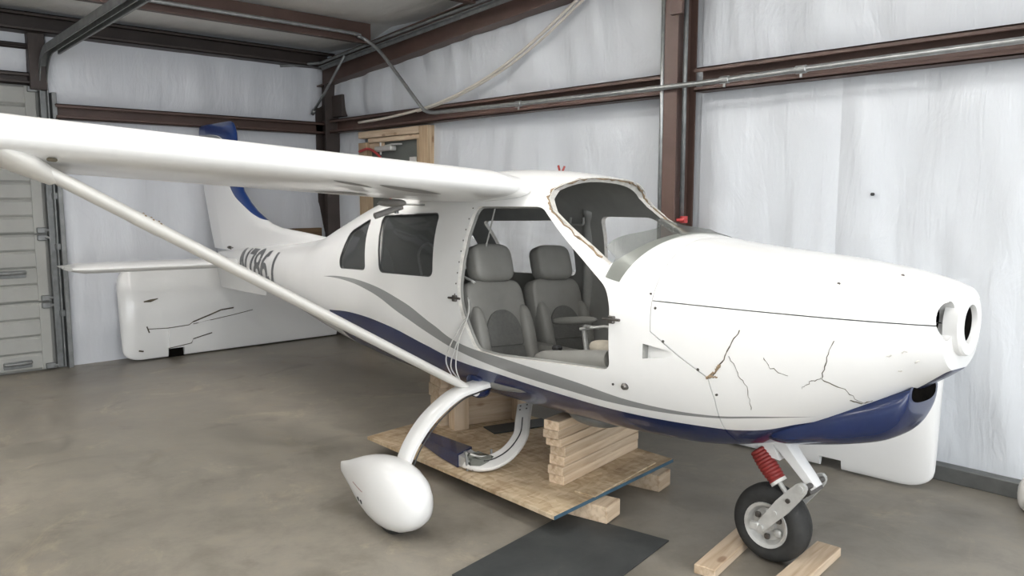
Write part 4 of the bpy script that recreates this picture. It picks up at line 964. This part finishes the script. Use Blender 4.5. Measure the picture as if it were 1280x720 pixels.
decal(sa, wa, [(.63, .145), (.72, .165), (.82, .185)], .008, 'crack', 'plate_edge_shade')  # these edge lines paint in the shadow around the patch plate
decal(sa, wa, [(.40, .08), (.52, .092), (.62, .105), (.63, .14)], .004, 'crack', 'plate_edge_shade')
decal(sa, wa, [(.82, .19), (.825, .29)], .0025, 'rim', 'plate_edge_shade')
q = lambda s_, h, n_: sa(s_, h)+nra*n_
qq = lambda s_, h, n_: Vector((-7.73, 2.28, .012))+sda*s_+upa*h+nra*n_
G().loft([[qq(.395, -.008, n_), qq(.555, -.008, n_), qq(.555, .078, n_), qq(.395, .078, n_)] for n_ in (-.012, -.004)]).obj('notch_shade', 'black_void', wa)  # black sheet in place of the shade in the hollow notch
G().loft([[q(s_, h, n_) for s_, h in [(.40, .085), (.40, .27), (.66, .285), (.70, .30), (.80, .31), (.82, .29), (.82, .19), (.63, .15), (.61, .11)]] for n_ in (-.004, .022)]).obj('patch_plate', 'white_paint', wa)
wb_, sb_, sdb, upb, nrb = leaning('detached_wing', 'white wing panel standing on the floor behind the nose wheel', (-1.40, 4.33, .012), (-4.3, 4.22, .012), (0, .08, 0), .98, [(.475, .60, -.1, .055)], -1)
decal(sb_, wb_, [(.30, .30), (.42, .34), (.55, .37)], .003, 'rim', 'scratch')
decal(sb_, wb_, [(.545, .15), (.55, .17)], .006, 'rim', 'chip')

# ------------------------------------------------------------------ platform, mat, timber
def thingbox(name, label, cat, c, dims, rz, mat, group=None, ch=.003):
    g = G(); g.box((-dims[0]/2, -dims[1]/2, 0), (dims[0]/2, dims[1]/2, dims[2]), ch); o = g.obj(name, mat); o.location = c; o.rotation_euler = (0, 0, rz); tag(o, label, cat, group); return o
cs = [(-3.976, 2.52), (-2.376, 2.482), (-2.473, 3.53), (-4.075, 3.572)]
g = G(); g.loft([[Vector((x+3.2, y-3, z)) for x, y in cs] for z in (0, .018)]); plat = g.obj('platform_board', 'osb'); plat.location = (-3.2, 3, .0885)
tag(plat, 'large chipboard sheet raised on timber blocks under the aircraft belly', 'board')
e0, e1 = Vector((cs[1][0]+3.2, cs[1][1]-3, 0)), Vector((cs[2][0]+3.2, cs[2][1]-3, 0)); od = Vector((.0025, 0, 0))
G().loft([[e0+Vector((0, 0, z))+k*od, e1+Vector((0, 0, z))+k*od] [::1]+[e1+Vector((0, 0, z))+(k-1.2)*od, e0+Vector((0, 0, z))+(k-1.2)*od] for z, k in ((.0005, 1), (.0175, 1))]).obj('painted_edge', 'board_edge', plat)
for k in range(6):
    G().box((.02+.018*k, -.22-.012*k, .0182), (.032+.018*k, -.20+.02*(k % 2), .0188)).obj('stencil_mark', 'crack', plat)
for c_, rz, lb in [((-2.475, 2.80, 0), .10, 'timber block under the front corner of the chipboard sheet'), ((-2.56, 3.33, 0), .08, 'timber block under the right corner of the chipboard sheet'), ((-3.83, 3.0, 0), .06, 'timber block under the rear end of the chipboard sheet')]:
    thingbox('timber_block', lb, 'timber block', c_ if 'front' not in lb else (c_[0], c_[1], .0072), (.14, .32 if 'rear' not in lb else .6, .088 if 'front' not in lb else .081), rz-1.45 if 'rear' not in lb else rz, 'lumber_x', 'blocks under the chipboard sheet')
mt = [(-2.416, 1.921), (-2.53, 2.74), (-2.001, 2.84), (-1.86, 1.99)]
g = G(); g.loft([[Vector((x+2.2, y-2.4, z)) for x, y in mt] for z in (0, .006)]); o = g.obj('rubber_mat', 'rubber_mat'); o.location = (-2.2, 2.4, .001)
tag(o, 'black rubber mat lying on the concrete in front of the chipboard sheet', 'mat')
# main stack
zt = .1075; ORD = ['bottom', 'second from the bottom', 'third from the bottom', 'middle', 'third from the top', 'second from the top', 'topmost']
dirv = Vector((-.119, .76)).normalized(); ang = math.atan2(dirv.y, dirv.x)
s0 = Vector((-2.648, 2.78)); hs = [.051, .045, .049, .055, .042, .042, .049]
for k in range(7):
    Lk = .77+random.uniform(-.03, .02); off = [.0, -.012, .008, .012, -.02, -.035, -.03][k]; lat = [.0, .0, .004, .002, .006, .014, .012][k]
    c2 = s0+dirv*(Lk/2+off)+Vector((-dirv.y, dirv.x))*lat
    thingbox('timber_plank', f'pale timber plank in the stack of seven under the belly, {ORD[k]}', 'timber', (c2.x, c2.y, zt), (Lk, .092, hs[k]-.0005), ang, 'lumber_x', 'stacked planks under the belly'); zt += hs[k]
thingbox('shim_board', 'thin chipboard offcut lying beside the foot of the plank stack', 'board', (-2.50, 3.08, .1075), (.62, .12, .008), ang, 'osb')
# rear crib
zb_ = .1075; rz2 = -.28
def cr_piece(nm, lb, dx, dy, z, dims, mat):
    c_, s_ = math.cos(rz2), math.sin(rz2); thingbox(nm, lb, 'timber', (-3.70+dx*c_-dy*s_, 2.96+dx*s_+dy*c_, z), dims, rz2, mat, 'timbers of the rear crib')
cr_piece('timber_post', 'upright timber post at the near corner of the rear crib', -.045, .06, zb_, (.09, .10, .325), 'lumber_z')
cr_piece('timber_post', 'upright timber post at the far corner of the rear crib', -.045, .50, zb_, (.09, .10, .325), 'lumber_z')
cr_piece('crib_board', 'wide timber board set on edge between the two upright posts', -.10, .28, zb_, (.038, .34, .31), 'lumber_y')
for k, (dl, h) in enumerate([(.0, .085), (.02, .075), (-.01, .085), (.015, .075)]):
    cr_piece('crib_timber', ['lowest', 'second', 'third', 'uppermost'][k]+' short timber in the pile left of the near crib post', -.225+dl, .04, zb_+[0, .086, .162, .248][k], (.19, .14, h-.001), 'lumber_y')
thingbox('black_pad', 'black rubber pad on the chipboard behind the rear crib', 'pad', (-3.50, 3.33, .1075), (.16, .42, .008), -.28, 'rubber_mat')
# wheel chocks
thingbox('wheel_chock', 'timber chock left of the nose wheel', 'timber', (-1.765, 3.02, 0), (.092, .70, .04), .165, 'lumber_y', 'timber chocks at the nose wheel')
thingbox('wheel_chock', 'timber chock right of the nose wheel', 'timber', (-1.428, 2.92, 0), (.105, .68, .04), .087, 'lumber_y', 'timber chocks at the nose wheel')
# broken gear leg on the platform
BRP = [(-3.13, 2.60, .150), (-3.055, 2.62, .148), (-3.015, 2.69, .155), (-3.01, 2.795, .185), (-3.045, 2.91, .24), (-3.11, 2.99, .30), (-3.175, 3.07, .36)]
br = bpy.data.objects.new('broken_gear_leg', None); COL.objects.link(br); br.location = (-3.1, 2.7, .1075)
tag(br, 'broken curved white gear leg with blue stub lying on the chipboard', 'gear leg')
LW = lambda q: Vector((q[0]+3.1, q[1]-2.7, q[2]-.1075))
path = cr(BRP, 6)
rings = []
for i, q in enumerate(path):
    a = path[max(0, i-1)]; b_ = path[min(len(path)-1, i+1)]; t = (b_-a).normalized(); vw = Vector((.70, -.65, .28)).normalized(); sd_ = t.cross(vw).normalized()*.8+vw*.6; sd_ = (sd_-t*sd_.dot(t)).normalized(); nn = t.cross(sd_)
    rings.append([q+sd_*(x*.045)+nn*(y*.013) for x, y in ((-1, -.5), (-.85, -1), (.85, -1), (1, -.5), (1, .5), (.85, 1), (-.85, 1), (-1, .5))])
G().loft(rings).obj('curved_leg', 'white_worn', br, True, 40, fn=LW)
for k in range(4):
    c_ = path[-1]-t*(.018+.03*(k//2))+sd_*(.02*(1 if k % 2 else -1))
    for sg in (1, -1): G().lathe([(.0055, -.002), (.0055, .0015)], c_+nn*(sg*.013), tuple(nn*sg), 10).obj('bolt_hole', 'bolt', br, fn=LW)
G().tube([q+Vector((.004, -.006, .016)) for q in path[8:-6]], .003, 6).obj('brake_line', 'dark_plastic', br, fn=LW)
G().loft([[Vector((-3.70, 2.74, z0)), Vector((-3.66, 2.66, z0)), Vector((-3.66, 2.66, z1)), Vector((-3.70, 2.74, z1))] for z0, z1 in ((.125, .165),)]+[[Vector((-3.40, 2.72, .112)), Vector((-3.38, 2.60, .112)), Vector((-3.38, 2.60, .175)), Vector((-3.40, 2.72, .175))]]+[[Vector((-3.21, 2.70, .110)), Vector((-3.17, 2.565, .110)), Vector((-3.17, 2.565, .185)), Vector((-3.21, 2.70, .185))]]).obj('blue_fairing', 'blue_paint', br, fn=LW)
G().loft([[Vector((-3.209, 2.69, .115)), Vector((-3.172, 2.575, .115)), Vector((-3.172, 2.575, .175)), Vector((-3.209, 2.69, .175))], [Vector((-3.12, 2.68, .112)), Vector((-3.09, 2.58, .112)), Vector((-3.09, 2.58, .165)), Vector((-3.12, 2.68, .165))]]).obj('alloy_clamp', 'alu', br, fn=LW)
G().tube([(-3.10, 2.575, .108), (-3.105, 2.57, .215)], .007, 8).lathe([(.013, 0), (.013, .012)], (-3.105, 2.57, .2), (0, 0, 1), 8).tube([(-3.05, 2.70, .12), (-3.05, 2.70, .21)], .006, 8).obj('clamp_bolt', 'galv', br, fn=LW)
G().tube(cr([(-3.70, 2.69, .165), (-3.66, 2.70, .185), (-3.63, 2.69, .175), (-3.66, 2.67, .17)], 4), .006, 6).obj('fairing_clip', 'bolt', br, fn=LW)
rg = [[Vector((-3.10+.10*t*math.cos(a)+.05*random.random(), 2.64+.07*math.sin(a)*(1-t*.3), .115+.075*t+.02*random.random())) for a in [2*math.pi*k/10 for k in range(10)]] for t in (0, .4, .8)]
G().loft(rg).obj('plastic_wrap', 'smoke_plastic', br, fn=LW)
# something dark in a bag at the right edge, by the wall
g = G(); g.superq((-.98, 4.42, .09), (.06, .06, .09), .8, .8); o = g.obj('plastic_bag', 'white_worn', None, True); tag(o, 'small white plastic bag on the floor against the right wall', 'bag')
g = G(); g.lathe([(.045, -.02), (.06, -.012), (.06, .012), (.045, .02)], (-.93, 4.33, .061), (.4, 1, 0), 20); g.box((-.96, 4.31, .06), (-.90, 4.36, .13), .006); o = g.obj('caster', 'dark_plastic', None, True, 40); tag(o, 'black caster wheel beside the white plastic bag', 'caster')
g = G(); g.superq((0, 0, 0), (.012, .008, .01), .8, .8, 10, 6); 
o = g.obj('hole_mark', 'dark_plastic', wr); o.location = (-1.9, YR-.052, 1.56)
